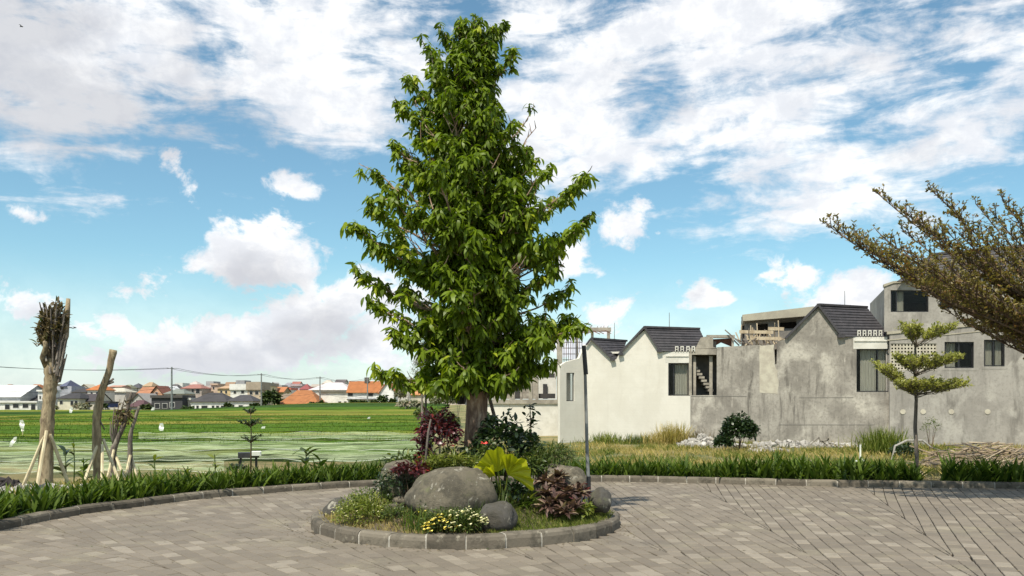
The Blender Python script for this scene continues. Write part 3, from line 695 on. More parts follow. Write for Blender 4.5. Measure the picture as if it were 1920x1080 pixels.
mb = MB(); mb.prism([ph(CP, [(1663, 622), (2150, 573), (2150, 580), (1663, 627)], -.06)], CP.n, .055); mb.prism([ph(CP, [(1663, 637), (2150, 590), (2150, 592), (1663, 639)], -.03)], CP.n, .025); mb.build('floor_band', M('slab_concrete'), hr)
mb = MB(); mb.prism([ph(CP, [(1657, 533), (1675, 527), (1762, 520), (1762, 523), (1675, 531), (1657, 538)], -.06)], CP.n, .4); mb.build('coping', M('slab_concrete'), hr)
window(CP, hr, 1670, 544, 1741, 585, 2.2, (.16,), ((.18, .36),)); window(CP, hr, 1762, 550, 1800, 579, 2.2, (.5,))
window(CP, hr, 1771, 641, 1826, 690, 3.0, (.5,), ((.06, .4),)); window(CP, hr, 1845, 637, 1884, 687, 3.0, (.48,), ((.08, .44), (.6, .9))); window(CP, hr, 1950, 640, 2010, 690, 3.0, (.5,))
for (x0, y0, x1, y1) in ((1771, 641, 1826, 690), (1845, 637, 1884, 687)):    # pale plaster surround
    mb = MB(); mb.prism([ph(CP, rect(x0 - 5, y0 - 5, x1 + 5, y1 + 5), -.012), ph(CP, rect(x0, y0, x1, y1), -.012)], CP.n, .009); mb.build('plaster_surround', M('concrete_render'), hr)
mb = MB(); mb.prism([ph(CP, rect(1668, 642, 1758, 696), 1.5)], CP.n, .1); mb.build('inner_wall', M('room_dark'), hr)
# pierced breeze blocks
NX, NZ = 14, 8
lat0, lat1, lat2, lat3 = ph(CP, rect(1670, 644, 1756, 694), .04)
blk = []
for i in range(NX):
    for j in range(NZ):
        f = lambda a, b_: lat0.lerp(lat1, a).lerp(lat3.lerp(lat2, a), b_)
        e = .004; q = [f((i + e) / NX, (j + e) / NZ), f((i + 1 - e) / NX, (j + e) / NZ), f((i + 1 - e) / NX, (j + 1 - e) / NZ), f((i + e) / NX, (j + 1 - e) / NZ)]
        c = sum(q, Vector()) / 4; mb = MB(); mb.prism([q, [c + (p - c) * .52 for p in q]], CP.n, .12); mb.build('breeze_block', M('pale_patch'), hr)
for px in (1693, 1731, 1784, 1852):
    mb = MB(); c = CP(px, 772, -.03); n = 12; pts = [c + CP.u * (.15 * math.cos(2 * math.pi * k / n)) + Vector((0, 0, .15 * math.sin(2 * math.pi * k / n))) for k in range(n)]
    mb.prism([pts], CP.n, .025); o = mb.build('plaster_disc', M('pale_patch'), hr)
roof_courses(CP(1745, 478, .5), CP(2150, 440, .5), CP(2150, 486, -.3), CP(1682, 528, -.3), 9, 'dark_roof_tile', hr); 
mb = MB(); mb.prism([[CP(1682, 528, .1), CP(1745, 478, .5), CP(1800, 500, 4)]], CP.n, .1); mb.build('gable_end', M('dark_roof_tile'), hr)

# --- roof-top rods
for (pl, px, y0, y1, off, lab) in ((FP, 1255, 618, 586, 2.2, 'thin rod standing on the roof of the cream house'), (FP, 1152, 640, 605, 3, 'thin rod above the small left roof of the cream house'), (FP, 1584, 578, 545, 2.0, 'thin rod standing on the dark roof of the grey house')):
    mb = MB(); a = pl(px, y0, off); b_ = pl(px, y1, off); mb.tube([a - Vector((0, 0, .5)), b_], [.03, .018], 5); mb.box(a.lerp(b_, .1), (.1, .1, .1)); tag(mb.build('antenna_rod', M('metal_grey')), lab, 'antenna')

# --- unfinished concrete frame left of the cream house
UP = Plane(1000, 62, R(6))
hu = thing('unfinished_house', UP(1000, 800) * 1.0, 'unfinished house of bare concrete columns half hidden behind the big tree', 'house'); hu.location.z = GZR
def col(x0, x1, y0, y1, off=0, th=.35, mt='raw_concrete', nm='column'):
    mb = MB(); mb.prism([ph(UP, rect(x0, y0, x1, y1), off)], UP.n, th); return mb.build(nm, M(mt), hu)
for c in ((1044, 1054, 624, 749, 0), (991, 998, 692, 749, 0), (955, 965, 690, 749, 0), (908, 916, 690, 749, 0), (1004, 1009, 700, 749, 2), (975, 979, 700, 749, 3), (940, 944, 700, 749, 2.5), (925, 929, 698, 749, 4), (1108, 1113, 614, 700, 1.5), (1138, 1144, 614, 660, 2.5), (1080, 1084, 625, 690, 2.5)): col(*c)
col(1046, 1050, 757.3, 808, -.05, .3)
col(900, 1050, 749, 757, -.1, 5, 'raw_concrete', 'floor_slab'); col(900, 1044, 686, 692, .02, .4, 'raw_concrete', 'beam'); col(1054, 1146, 614, 621, 1.2, .5, 'raw_concrete', 'beam'); col(1040, 1060, 618, 624, -.05, .5, 'raw_concrete', 'beam')
col(956, 993, 757.2, None, .05, .2, 'cream_render', 'low_wall'); col(993.4, 1046, 757.2, None, .02, .2, 'white_trim', 'low_wall'); col(880, 955.6, 757.2, None, .05, .2, 'cream_render', 'low_wall')
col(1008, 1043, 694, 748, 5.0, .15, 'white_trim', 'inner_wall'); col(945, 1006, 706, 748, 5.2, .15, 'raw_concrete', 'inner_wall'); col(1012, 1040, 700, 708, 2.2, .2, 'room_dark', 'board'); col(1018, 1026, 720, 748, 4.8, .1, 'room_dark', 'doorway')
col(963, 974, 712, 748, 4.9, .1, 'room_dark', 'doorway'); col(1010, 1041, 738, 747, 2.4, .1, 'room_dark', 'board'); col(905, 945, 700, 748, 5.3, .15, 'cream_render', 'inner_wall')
for k in range(5): col(965 + k * .01, 992, 712 + k * 8, 713.2 + k * 8, 1.0, .05, 'scaffold', 'rail')
for k in range(9): col(1057 + k * 4.2, 1058 + k * 4.2, 626, 682, 1 + (k % 3) * .6, .06, 'rust' if k % 2 else 'scaffold', 'scaffold_pole')
for k in range(5): col(1055, 1092, 630 + k * 11, 631.3 + k * 11, 1.8, .06, 'scaffold', 'scaffold_rail')
for k in range(12):
    mb = MB(); x = 1060 + k * 7; mb.bar(UP(x, 622, 1.4), UP(x + rr.uniform(-3, 9), 613 - rr.random() * 3, 1.4), .04); mb.bar(UP(x - 3, 619 + rr.random() * 5, 1.1), UP(x + 9, 619 + rr.random() * 8, 1.1), .09, .05); mb.build('reinforcing_bar', M('rust'), hu)

# ================================================================ VILLAGE BEYOND THE PADDIES
def house(name, label, px0, px1, yb_, ye, yt, Y, wc, rc, kind='gable', depth=7.0, wins=(), over=1.2, rot=0.0, cat='house', ridge=.0):
    """far house. yb_/ye/yt: rows of base, eave, top; kind: gable (ridge across), front (gable to us), hip, flat, pyr"""
    a = P(px0, ye, Y); b_ = P(px1, ye, Y); zb = P(px0, yb_, Y).z - 1.2; zt = P(px0, yt, Y).z; ze = a.z
    c = (a + b_) / 2; o = thing(name, (c.x, Y, zb), label, cat); W = (b_ - a).length; m_ = over * Y / FX
    wall = MB(); x0, x1, y0, y1 = a.x, b_.x, Y, Y + depth
    wall.hexa([Vector(p) for p in ((x0, y0, zb), (x1, y0, zb), (x1, y1, zb), (x0, y1, zb), (x0, y0, ze), (x1, y0, ze), (x1, y1, ze), (x0, y1, ze))])
    rm = MB(); X0, X1, Y0, Y1 = x0 - m_, x1 + m_, y0 - .5, y1 + .5; ym = (Y0 + Y1) / 2; xm = (X0 + X1) / 2; t_ = .12
    if kind == 'flat': rm.box((xm, ym, (ze + zt) / 2 + .01), (X1 - X0, Y1 - Y0, max(.25, zt - ze)))
    else:
        if kind == 'gable': tp = [(X0, ym, zt), (X1, ym, zt)]; wall.add([(x0, y0 + .02, ze), (x0, y1, ze), (x0, ym, zt - .2), (x1, y0 + .02, ze), (x1, y1, ze), (x1, ym, zt - .2)], [(0, 1, 2), (3, 5, 4)])
        elif kind == 'front': tp = [(xm, Y0, zt), (xm, Y1, zt)]; wall.add([(x0, y0, ze), (x1, y0, ze), (xm, y0, zt - .2)], [(0, 1, 2)])
        elif kind == 'hip': q = min((X1 - X0) * .32, depth * .5); tp = [(X0 + q, ym, zt), (X1 - q, ym, zt)]
        else: tp = [(xm - .01, ym, zt), (xm + .01, ym, zt)]
        z = ze + .01; vs = [(X0, Y0, z), (X1, Y0, z), (X1, Y1, z), (X0, Y1, z)] + tp; vs = vs + [(x, y, zz - t_) for x, y, zz in vs]
        fs = [(0, 4, 3), (0, 1, 5, 4), (1, 2, 5), (2, 3, 4, 5)] if kind != 'front' else [(0, 1, 4), (1, 2, 5, 4), (2, 3, 5), (3, 0, 4, 5)]
        if kind == 'front': fs = fs[1:2] + fs[3:4]
        if kind == 'gable': fs = fs[1:2] + fs[3:4]
        fs = fs + [tuple(i + 6 for i in f[::-1]) for f in fs] + [(0, 1, 7, 6), (1, 2, 8, 7), (2, 3, 9, 8), (3, 0, 6, 9)]
        rm.add(vs, fs)
    wall.build('wall', cmat(wc), o); rm.build('roof', cmat(rc), o)
    for (u0, u1, v0, v1) in wins:      # in photo pixels
        p0 = P(u0, v0, Y); p1 = P(u1, v1, Y); cx, cz = (p0.x + p1.x) / 2, (p0.z + p1.z) / 2; ww, hh = abs(p1.x - p0.x), abs(p0.z - p1.z)
        fm = MB(); fm.box((cx, Y - .02, cz), (ww, .12, hh)); f_ = fm.build('window', cmat((.55, .54, .50)), o)
        pn = MB(); pn.box((cx, Y - .09, cz), (ww * .86, .03, hh * .86)); pn.build('pane', M('black_frame'), f_)
    return o
WH, CR, GR_, DK, OR, BR = (.68, .67, .63), (.60, .57, .44), (.36, .35, .34), (.045, .042, .045), (.34, .125, .045), (.20, .11, .08)
ow = lambda x0, x1, y0, y1, n, g=.45: [(x0 + (x1 - x0) * i / n, x0 + (x1 - x0) * (i + 1 - g) / n, y0, y1) for i in range(n)]
house('hall', 'long white hall with white sloping roof at the left edge', -60, 38, 776, 744, 721, 235, (.45, .45, .44), (.66, .66, .65), 'gable', 16, (), 3, cat='building')  # hall wall coloured grey to paint in its shade below the roof
house('veranda', 'white veranda front with big dark panes below the white roof', -60, 70, 776, 755, 752, 230, WH, WH, 'flat', 4, [(9, 19, 758, 768), (24, 36, 757, 765), (42, 54, 757, 765), (58, 67, 757, 772), (-20, -5, 757, 768)], 1, cat='building')
house('house', 'grey house with a low orange roof beside the white hall', 40, 70, 770, 732, 720, 262, (.42, .40, .42), OR, 'hip', 9, [(46, 50, 736, 741)])
house('house', 'small house with dark roof in front of the low orange roof', 37, 70, 772, 751, 740, 240, GR_, DK, 'hip', 8)
house('house', 'tall narrow white house beside the thick staked trunk', 71, 84, 772, 734, 731, 238, WH, WH, 'flat', 8, [(74, 77, 742, 748)])
house('house', 'blue grey house with a pointed blue grey turret roof', 104, 134, 770, 724, 712, 275, (.38, .39, .43), (.10, .11, .17), 'pyr', 9, [(114, 120, 726, 730)], -8)
house('house', 'cream house with long dark roof right of the thick trunk', 108, 148, 771, 747, 736, 238, CR, DK, 'hip', 9, [(132, 138, 751, 760), (140, 146, 751, 760), (112, 118, 751, 758)], 3)
house('house', 'house with flat black roof behind the cream house', 134, 162, 768, 735, 727, 270, (.4, .36, .32), DK, 'hip', 9, [(140, 144, 738, 742)])
house('house', 'white house with bright orange pyramid roof behind the leaning trunk', 164, 190, 770, 731, 719, 268, (.62, .60, .56), (.44, .15, .045), 'pyr', 9, [(170, 174, 735, 740), (180, 184, 735, 740)], 2)
house('house', 'low dark roofed house below the orange pyramid roof', 148, 184, 771, 752, 738, 242, (.56, .52, .44), (.06, .05, .055), 'gable', 8, [(152, 158, 755, 762), (164, 170, 755, 762)])
house('shed', 'blue walled shed at the far edge of the paddy', 190, 206, 769, 756, 753, 236, (.06, .08, .20), DK, 'flat', 5, (), cat='shed')
house('house', 'pale grey house with flat pale roof between the two bare trunks', 190, 236, 769, 735, 727, 285, (.48, .46, .42), (.50, .47, .38), 'hip', 9, [(208, 213, 738, 743)])
house('house', 'house with wide grey gable behind the thin bare tree', 236, 282, 770, 762, 737, 255, (.40, .38, .35), (.33, .31, .29), 'front', 12, [(255, 262, 750, 757)], 2)
house('house', 'maroon roofed low house behind the thin bare tree', 240, 268, 771, 762, 750, 240, GR_, (.10, .05, .055), 'hip', 8)
house('house', 'house with salmon orange roof left of the red brown gable', 258, 288, 768, 738, 725, 290, (.50, .40, .32), (.38, .17, .09), 'gable', 9, [(265, 269, 740, 745)])
house('house', 'house with red brown gable roof left of the tall pole', 284, 304, 768, 738, 723, 280, (.48, .28, .18), (.22, .08, .05), 'front', 9, [(291, 296, 735, 740)], 2)
house('house', 'house with small white gable left of the tall pole', 304, 319, 768, 731, 723, 300, WH, (.75, .75, .74), 'front', 9)
house('house', 'black open sided building behind the tall pole', 284, 342, 771, 746, 741, 238, (.045, .045, .05), (.07, .065, .06), 'flat', 9, [(290, 300, 756, 766), (304, 314, 756, 766), (318, 328, 754, 764)])
house('house', 'grey green roofed house right behind the tall pole', 308, 346, 768, 738, 729, 265, (.50, .46, .40), (.20, .22, .19), 'hip', 9, [(325, 330, 739, 743)])
house('house', 'two storey house with reddish roof and dark balcony', 340, 378, 768, 728, 720, 285, (.40, .33, .29), (.33, .15, .12), 'hip', 9, [(346, 351, 731, 738), (359, 364, 729, 738), (367, 375, 729, 738)])
house('house', 'low cream house with a white band right of the black building', 338, 358, 770, 750, 746, 242, (.60, .57, .48), (.62, .60, .54), 'flat', 8, [(341, 346, 756, 762)])
house('house', 'pink house right of the reddish roofed house', 379, 396, 768, 727, 723, 310, (.58, .46, .44), (.50, .42, .40), 'flat', 8, [(383, 386, 730, 735), (390, 393, 730, 735)])
house('house', 'beige tower house with a narrow top', 396, 408, 768, 722, 719, 295, (.55, .42, .32), (.48, .36, .27), 'flat', 7, [(399, 402, 725, 730)])
house('house', 'mustard yellow house left of the white two storey house', 408, 432, 768, 728, 723, 290, (.58, .44, .25), (.45, .30, .18), 'hip', 8, [(413, 417, 732, 738), (422, 426, 732, 738)])
house('house', 'long white house with big dark hip roof facing the paddy', 358, 424, 771, 753, 736, 236, WH, (.055, .05, .052), 'hip', 11, [(361, 365, 760, 768), (368, 373, 760, 768), (377, 390, 760, 768), (397, 402, 760, 768), (405, 411, 760, 768), (414, 420, 760, 768)], 3)
house('house', 'low white house with second dark hip roof right of the larger one', 427, 474, 770, 752, 740, 234, WH, (.06, .056, .06), 'hip', 9, [(447, 456, 759, 770), (432, 440, 758, 766)], 2)
house('house', 'white two storey house with flat roof and dark window', 432, 464, 768, 731, 720, 270, WH, WH, 'flat', 9, [(452, 458, 732, 738), (438, 443, 733, 738)], 1)
house('house', 'unfinished beige house with dark openings at the second pole', 464, 489, 768, 731, 716, 262, (.47, .38, .28), (.35, .29, .22), 'flat', 9, [(468, 474, 733, 740), (478, 485, 733, 740), (467, 473, 720, 728)], 2)
house('house', 'pale yellow house right of the second pole', 488, 506, 768, 724, 718, 275, (.62, .55, .36), (.3, .27, .22), 'flat', 9, [(494, 499, 727, 733)], 2)
house('house', 'brown walled house with light orange roof behind the round tree', 500, 532, 768, 735, 725, 282, (.30, .24, .14), (.42, .17, .07), 'gable', 9)
house('house', 'small white house with red roof edge right of the light orange roof', 529, 545, 768, 731, 727, 300, WH, (.5, .15, .1), 'flat', 9, [(533, 538, 734, 738)])
house('house', 'low olive brown house left of the large orange roof', 512, 560, 768, 747, 738, 255, (.24, .22, .12), (.22, .17, .12), 'hip', 8)
house('house', 'low white house with very large orange hip roof', 524, 596, 766, 757, 731, 235, (.70, .68, .62), (.36, .14, .05), 'hip', 13, [(532, 537, 758, 761), (551, 556, 758, 761)], 2)
house('house', 'pinkish house with dark roof tanks far behind the large orange roof', 545, 566, 764, 724, 720, 330, (.55, .46, .48), (.42, .34, .36), 'flat', 8, [(549, 552, 727, 731)])
house('house', 'house with crimson roof far behind the large orange roof', 562, 580, 764, 730, 719, 320, (.5, .42, .42), (.26, .07, .07), 'pyr', 8, [(567, 571, 731, 735)])
house('warehouse', 'long pale warehouse with low roof behind the third pole', 578, 656, 764, 731, 716, 300, (.62, .58, .55), (.60, .54, .54), 'hip', 20, (), 0, cat='building')
house('warehouse', 'long blank white wall building left of the white orange roofed house', 597, 652, 766, 736, 733, 245, (.76, .74, .68), (.16, .15, .12), 'flat', 9, [(634, 640, 752, 762), (645, 650, 752, 762)], 0, cat='building')
hb = house('house', 'large white two storey house with long orange roof and white gable', 651, 712, 762, 736, 714, 242, (.76, .75, .72), (.36, .13, .042), 'gable', 9, [(652, 662, 736.5, 743), (690, 700, 736.5, 743), (655, 672, 752, 760), (676, 690, 752, 760)], 1.5)
mb = MB(); mb.prism([[P(709, 764, 241.5), P(709, 736, 241.5), P(725, 714.5, 241.5), P(738, 730, 241.5), P(738, 764, 241.5)]], Vector((0, 1, 0)), 9); mb.build('gable_wall', cmat((.76, .75, .72)), hb)
mb = MB(); mb.prism([[P(708, 738, 241), P(725, 713.5, 241), P(740, 732, 241), P(740, 734, 241), P(725, 716, 241), P(709, 739, 241)]], Vector((0, 1, 0)), 9.5); mb.build('roof', cmat((.36, .13, .042)), hb)
mb = MB(); mb.prism([[P(650, 748, 241), P(706, 748, 241), P(706, 750, 241), P(650, 750, 241)]], Vector((0, 1, 0)), 1.2); mb.build('canopy', cmat((.12, .11, .09)), hb)
mb = MB(); mb.box(P(688, 713, 246), (1.2, 1.2, 1.6)); mb.build('chimney', cmat((.1, .09, .08)), hb)
house('house', 'house with faded salmon roof seen left of the main trunk', 795, 872, 762, 738, 722, 215, (.50, .44, .38), (.50, .26, .18), 'gable', 9, [(815, 823, 741, 748), (840, 848, 741, 748)])
house('house', 'small orange roofed house between shrubs left of the main trunk', 770, 812, 762, 740, 729, 230, (.55, .50, .42), (.52, .24, .10), 'hip', 8)
# more far roofs filling the skyline
skl = [(8, 34, 'far grey roof above the white hall'), (84, 104, 'far beige house behind the thick trunk'), (205, 228, 'far salmon roof left of the thin tree'), (312, 332, 'far dark roof behind the tall pole'),
       (505, 528, 'far white block above the round tree'), (582, 602, 'far pink roof behind the third pole'), (742, 768, 'far pale house right of the white gable')]
for i, (x0, x1, lab) in enumerate(skl):
    house('house', lab, x0, x1, 764, 729 - (i % 3) * 2, 722 - (i % 2) * 2, 380, [(.5, .47, .43), (.56, .5, .4), (.52, .38, .33)][i % 3], [(.3, .28, .27), (.42, .36, .3), (.5, .27, .2), (.1, .09, .09)][i % 4], ['hip', 'flat', 'gable'][i % 3], 9, [((x0 + x1) / 2 - 2, (x0 + x1) / 2 + 2, 731, 735)])
far = [(2, 16, 720, 727, 'small far brown roof above the left end of the white hall', (.3, .2, .15), 'hip'), (66, 82, 722, 729, 'far rust roof just left of the thick staked trunk', (.34, .15, .08), 'gable'), (150, 166, 720, 727, 'far cream gable left of the bright orange pyramid roof', (.5, .45, .35), 'front'), (226, 244, 721, 728, 'far olive roof above the wide grey gable', (.2, .2, .13), 'hip'), (243, 262, 718, 727, 'far dark tower with small roof above the maroon roof', (.08, .08, .09), 'pyr'),
       (268, 284, 716, 724, 'far tan roof above the salmon orange roof', (.4, .28, .17), 'hip'), (330, 342, 718, 727, 'far thin white block left of the reddish roof', (.6, .6, .58), 'flat'), (352, 370, 714, 721, 'far pale roof above the reddish roofed house', (.5, .42, .38), 'pyr'), (388, 400, 715, 723, 'far grey top behind the pink house', (.35, .34, .35), 'flat'), (420, 436, 716, 724, 'far brown roof above the mustard house', (.28, .17, .1), 'gable'),
       (444, 458, 713, 720, 'far grey tank house above the white two storey house', (.3, .3, .32), 'flat'), (506, 518, 716, 724, 'far white gable right of the pale yellow house', (.6, .58, .54), 'front'), (530, 546, 717, 725, 'far grey roof above the small white house', (.26, .25, .27), 'hip'), (546, 560, 715, 722, 'far reddish roof left of the crimson one', (.34, .13, .1), 'gable'), (604, 622, 712, 719, 'far cream roof above the long pale warehouse', (.5, .45, .38), 'hip'), (628, 646, 711, 718, 'far dark roof left of the long orange roof', (.14, .12, .12), 'gable')]
for k_, (x0, x1, yt_, ye_, lab, rc_, kd_) in enumerate(far):
    house('house', lab, x0, x1, 764, ye_, yt_, 400 + 8 * (k_ % 5), [(.5, .46, .4), (.56, .52, .46), (.42, .36, .3), (.6, .58, .54)][k_ % 4], rc_, kd_, 9, [((x0 + x1) / 2 - 3, (x0 + x1) / 2 - .5, ye_ + 2, ye_ + 6), ((x0 + x1) / 2 + 1.5, (x0 + x1) / 2 + 4, ye_ + 2, ye_ + 6)])
# low garden walls at the paddy edge
for (x0, x1, y0, y1, Y, lab, c) in ((480, 497, 762, 768, 230, 'low pinkish garden wall at the foot of the second pole', (.5, .42, .35)), (190, 240, 764, 770, 233, 'low pale wall behind the leaning bare trunk', (.5, .48, .42)), (85, 108, 764, 772, 233, 'low white wall right of the thick staked trunk', (.6, .58, .52))):
    mb = MB(); mb.prism([[P(x0, y1 + 4, Y), P(x0, y0, Y), P(x1, y0, Y), P(x1, y1 + 4, Y)]], Vector((0, 1, 0)), .3); tag(mb.build('garden_wall', cmat(c)), lab, 'wall')
# utility poles and wires
PT = []
poles = [(-130, 675, 790, 150, ''), (322, 688, 771, 176, 'tallest utility pole, standing behind the bare thin trees'), (490, 700, 768, 222, 'second utility pole, between the white and pale yellow houses'), (600, 706, 766, 240, 'third utility pole, at the right end of the large orange roof'), (689, 709, 762, 238.5, 'fourth utility pole, in front of the white house with orange roof'), (900, 716, 762, 300, '')]
for (px, yt, ybs, Y, lab) in poles:
    a, b_ = P(px, ybs, Y), P(px, yt, Y); PT.append(b_)
    if not lab: continue
    o = thing('utility_pole', (a.x, Y, a.z - .5), lab, 'utility pole', 'poles beyond the paddies')
    mb = MB(); mb.tube([a - Vector((0, 0, .5)), b_], [.22, .15], 8); mb.build('pole', M('metal_grey'), o)
    mb = MB(); mb.bar(b_ + Vector((-1.0, 0, -.3)), b_ + Vector((1.0, 0, -.3)), .12); mb.build('crossarm', M('metal_grey'), o)
    if px == 322: mb = MB(); mb.bar(b_ + Vector((-.6, 0, -4.3)), b_ + Vector((.6, 0, -4.3)), .10); mb.build('crossarm', M('metal_grey'), o)
for i in range(len(PT) - 1):
    for k, (off, nm) in enumerate((((-.9, 0, -.2), 'upper'), ((.9, .3, -.25), 'upper'), ((0, .2, -4.2), 'lower'))):
        a, b_ = PT[i] + Vector(off), PT[i + 1] + Vector(off); sag = .9 + .5 * (k == 2)
        mb = MB(); mb.tube([a.lerp(b_, s / 16) - Vector((0, 0, sag * 4 * (s / 16) * (1 - s / 16))) for s in range(17)], .035 if k < 2 else .028, 4)
        where = ['from the left edge to the tallest pole', 'between the tallest and second poles', 'between the second and third poles', 'between the third and fourth poles', 'from the fourth pole to the big tree'][i]
        tag(mb.build('power_line', M('black_plastic')), ('left of the twin upper wires ', 'right of the twin upper wires ', 'single lower wire ')[k] + where, 'power line', 'power lines over the paddies')
# ================================================================ TREES
def gauss_leaf(): return strap(1, .30, 4, .45, .12)
def whorl(seed, n=10, L=.145, W=.048, droop=.58):
    """drooping spray of leaves round a twig tip"""
    r = np.random.default_rng(seed); parts = []
    t = strap(L, W, 4, droop, .05, lambda s: math.sin(math.pi * min(.985, .06 + .92 * s)) ** .7)
    yaw = np.arange(n) * 2.4 + r.uniform(0, .5, n); pitch = r.uniform(-.95, .35, n) - .1; roll = r.normal(0, .45, n)
    pos = np.stack([r.normal(0, .018, n), r.normal(0, .018, n), -np.arange(n) * .009 + .03], 1)
    base = r.uniform(.0, .5); tint = np.clip(base + r.uniform(0, .42, n), 0, .99)
    return scatter(t, pos, rotm(yaw, pitch, roll), r.uniform(.7, 1.15, n), tint)
WH8 = [whorl(100 + k) for k in range(10)]
def place_whorls(pos, yaw, scale, tint_shift, lib):
    parts = []
    for k in range(len(lib)):
        s = np.arange(len(pos)) % len(lib) == k
        if not s.any(): continue
        V0, F0, T0 = lib[k]; n = s.sum(); c, sn = np.cos(yaw[s]), np.sin(yaw[s])
        Vx = V0[None, :, 0] * c[:, None] - V0[None, :, 1] * sn[:, None]; Vy = V0[None, :, 0] * sn[:, None] + V0[None, :, 1] * c[:, None]
        W = np.stack([Vx, Vy, np.broadcast_to(V0[None, :, 2], Vx.shape)], -1) * scale[s][:, None, None] + pos[s][:, None]
        FF = (F0[None] + (np.arange(n) * len(V0))[:, None, None]).reshape(-1, F0.shape[1])
        parts.append((W.reshape(-1, 3), FF, np.clip(T0[None] + tint_shift[s][:, None], 0, .99).ravel()))
    return cat_parts(parts)

TY = 12.25; TX = (889 - 960) / FX * TY; SC = TY / FX
def zpx(z): return HY - (z - CH) / SC
rowsL = [(28, 880), (60, 868), (100, 838), (130, 800), (160, 782), (185, 765), (225, 768), (260, 755), (300, 742), (330, 738), (370, 735), (410, 730), (440, 742), (480, 756), (520, 752), (560, 752), (600, 765), (640, 775), (670, 800), (705, 838), (730, 860)]
rowsR = [(28, 888), (60, 902), (100, 918), (130, 915), (150, 890), (175, 895), (200, 915), (225, 940), (260, 968), (300, 982), (330, 1002), (370, 1030), (410, 1034), (440, 1018), (480, 1025), (520, 1032), (560, 1028), (600, 1025), (640, 1010), (670, 985), (705, 935), (730, 910)]
hL = lambda y: TX - (np.interp(y, *zip(*rowsL)) - 960) * SC
hR = lambda y: (np.interp(y, *zip(*rowsR)) - 960) * SC - TX
tree = thing('tree', (TX, TY, .4), 'tall dense broadleaf tree standing in the middle of the round stone kerbed island', 'tree')
axis_pts = [(TX + dx, TY + dy, z) for dx, dy, z in ((0, 0, .30), (.01, 0, .8), (.03, .01, 1.4), (.05, 0, 2.0), (.03, .02, 2.8), (-.02, 0, 3.8), (.0, -.02, 4.8), (-.03, 0, 5.7), (-.02, 0, 6.4), (-.02, 0, 7.0))]
def axis_at(z): return np.array([np.interp(z, [p[2] for p in axis_pts], [p[k] for p in axis_pts]) for k in range(2)] + [z])
mb = MB(); zs = np.linspace(.25, 7.0, 30); vs = []; n = 18
for z in zs:
    c = axis_at(z); r = np.interp(z, [.25, .5, 1.0, 1.8, 3.5, 5.5, 7.0], [.235, .185, .150, .135, .09, .045, .012])
    for j in range(n):
        a = 2 * math.pi * j / n; k = 1 + .16 * math.cos(3 * a + .8 + z * .3) * (1 if z < 2.2 else .4) + .07 * math.cos(7 * a + z) + .05 * mnoise.noise(Vector((a * 2, z * 3, 0)))
        vs.append((c[0] + r * k * math.cos(a), c[1] + r * k * math.sin(a), z))
mb.add(vs, [(i * n + j, i * n + (j + 1) % n, (i + 1) * n + (j + 1) % n, (i + 1) * n + j) for i in range(len(zs) - 1) for j in range(n)]); mb.build('trunk', M('bark_brown'), tree, True)
br = MB(); pos = []; rr = random.Random(11)
def limb(p0, p1, r0, dens=1.0, arch=-.10, spread=1.0):
    """ascending limb from p0 to p1 with forking side branches whose twigs carry the leaf sprays"""
    p0, p1 = Vector(p0), Vector(p1); L = (p1 - p0).length; k = 7
    pts = [p0.lerp(p1, s / k) + Vector((0, 0, arch * L * 4 * (s / k) * (1 - s / k))) + Vector([rr.gauss(0, .02) for _ in range(3)]) * (1 if 0 < s < k else 0) for s in range(k + 1)]
    br.tube(pts, [r0 * (1 - .85 * s / k) for s in range(k + 1)], 5)
    d = (p1 - p0).normalized(); side = d.cross(Vector((0, 0, 1))).normalized(); upv = side.cross(d)
    nb = max(2, int(L / .16 * dens)); sg = 1
    for s in range(nb + 1):
        u = min(1, .30 + .70 * (s + rr.random() * .5) / nb); f = u * k; i = min(int(f), k - 1); q = pts[i].lerp(pts[i + 1], f - i); sg = -sg
        ln = rr.uniform(.14, .40) * spread * (1.1 - .45 * u)
        dr = (side * sg * rr.uniform(.2, 1) + d * rr.uniform(.4, 1.1) + upv * rr.uniform(-.35, .9)).normalized(); e = q + dr * ln
        br.tube([q, q.lerp(e, .5) + Vector((0, 0, -.012)), e], [.009, .007, .004], 3, False)
        m_ = max(2, int(ln / .055))
        for t_ in range(m_):
            v = (t_ + 1) / m_; a = q.lerp(e, v); o_ = Vector((rr.gauss(0, 1), rr.gauss(0, 1), rr.gauss(.1, .8))).normalized() * rr.uniform(.02, .09)
            pos.append(tuple(a + o_))
    pos.append(tuple(p1)); pos.append(tuple(p1 - d * .06)); pos.append(tuple(p1 - d * .13 + side * .03))
N = 225
for i in range(N):
    f = (i + .5) / N; y = 62 + (f ** .93) * 650; z = CH + (HY - y) * SC; phi = i * 2.39996 + rr.uniform(-.3, .3)
    cx = math.cos(phi); l, r_ = hL(y), hR(y); side = r_ if cx > 0 else l; mid = (l + r_) / 2 * .92
    rad = math.sqrt((side * cx) ** 2 + (mid * math.sin(phi)) ** 2) * rr.uniform(.55, 1.08) * (1.0 + .50 * mnoise.noise(Vector((math.cos(phi) * 1.5, math.sin(phi) * 1.5, z * 1.7))))
    if y > 640: rad *= .95
    steep = np.interp(y, [60, 300, 560, 700], [1.1, .75, .45, .15]); z0 = max(1.75, z - steep * rad - rr.uniform(0, .1)); a = axis_at(z0)
    limb(a, (a[0] + rad * math.cos(phi), a[1] + rad * math.sin(phi), z), .010 + .020 * rad, 1.0)
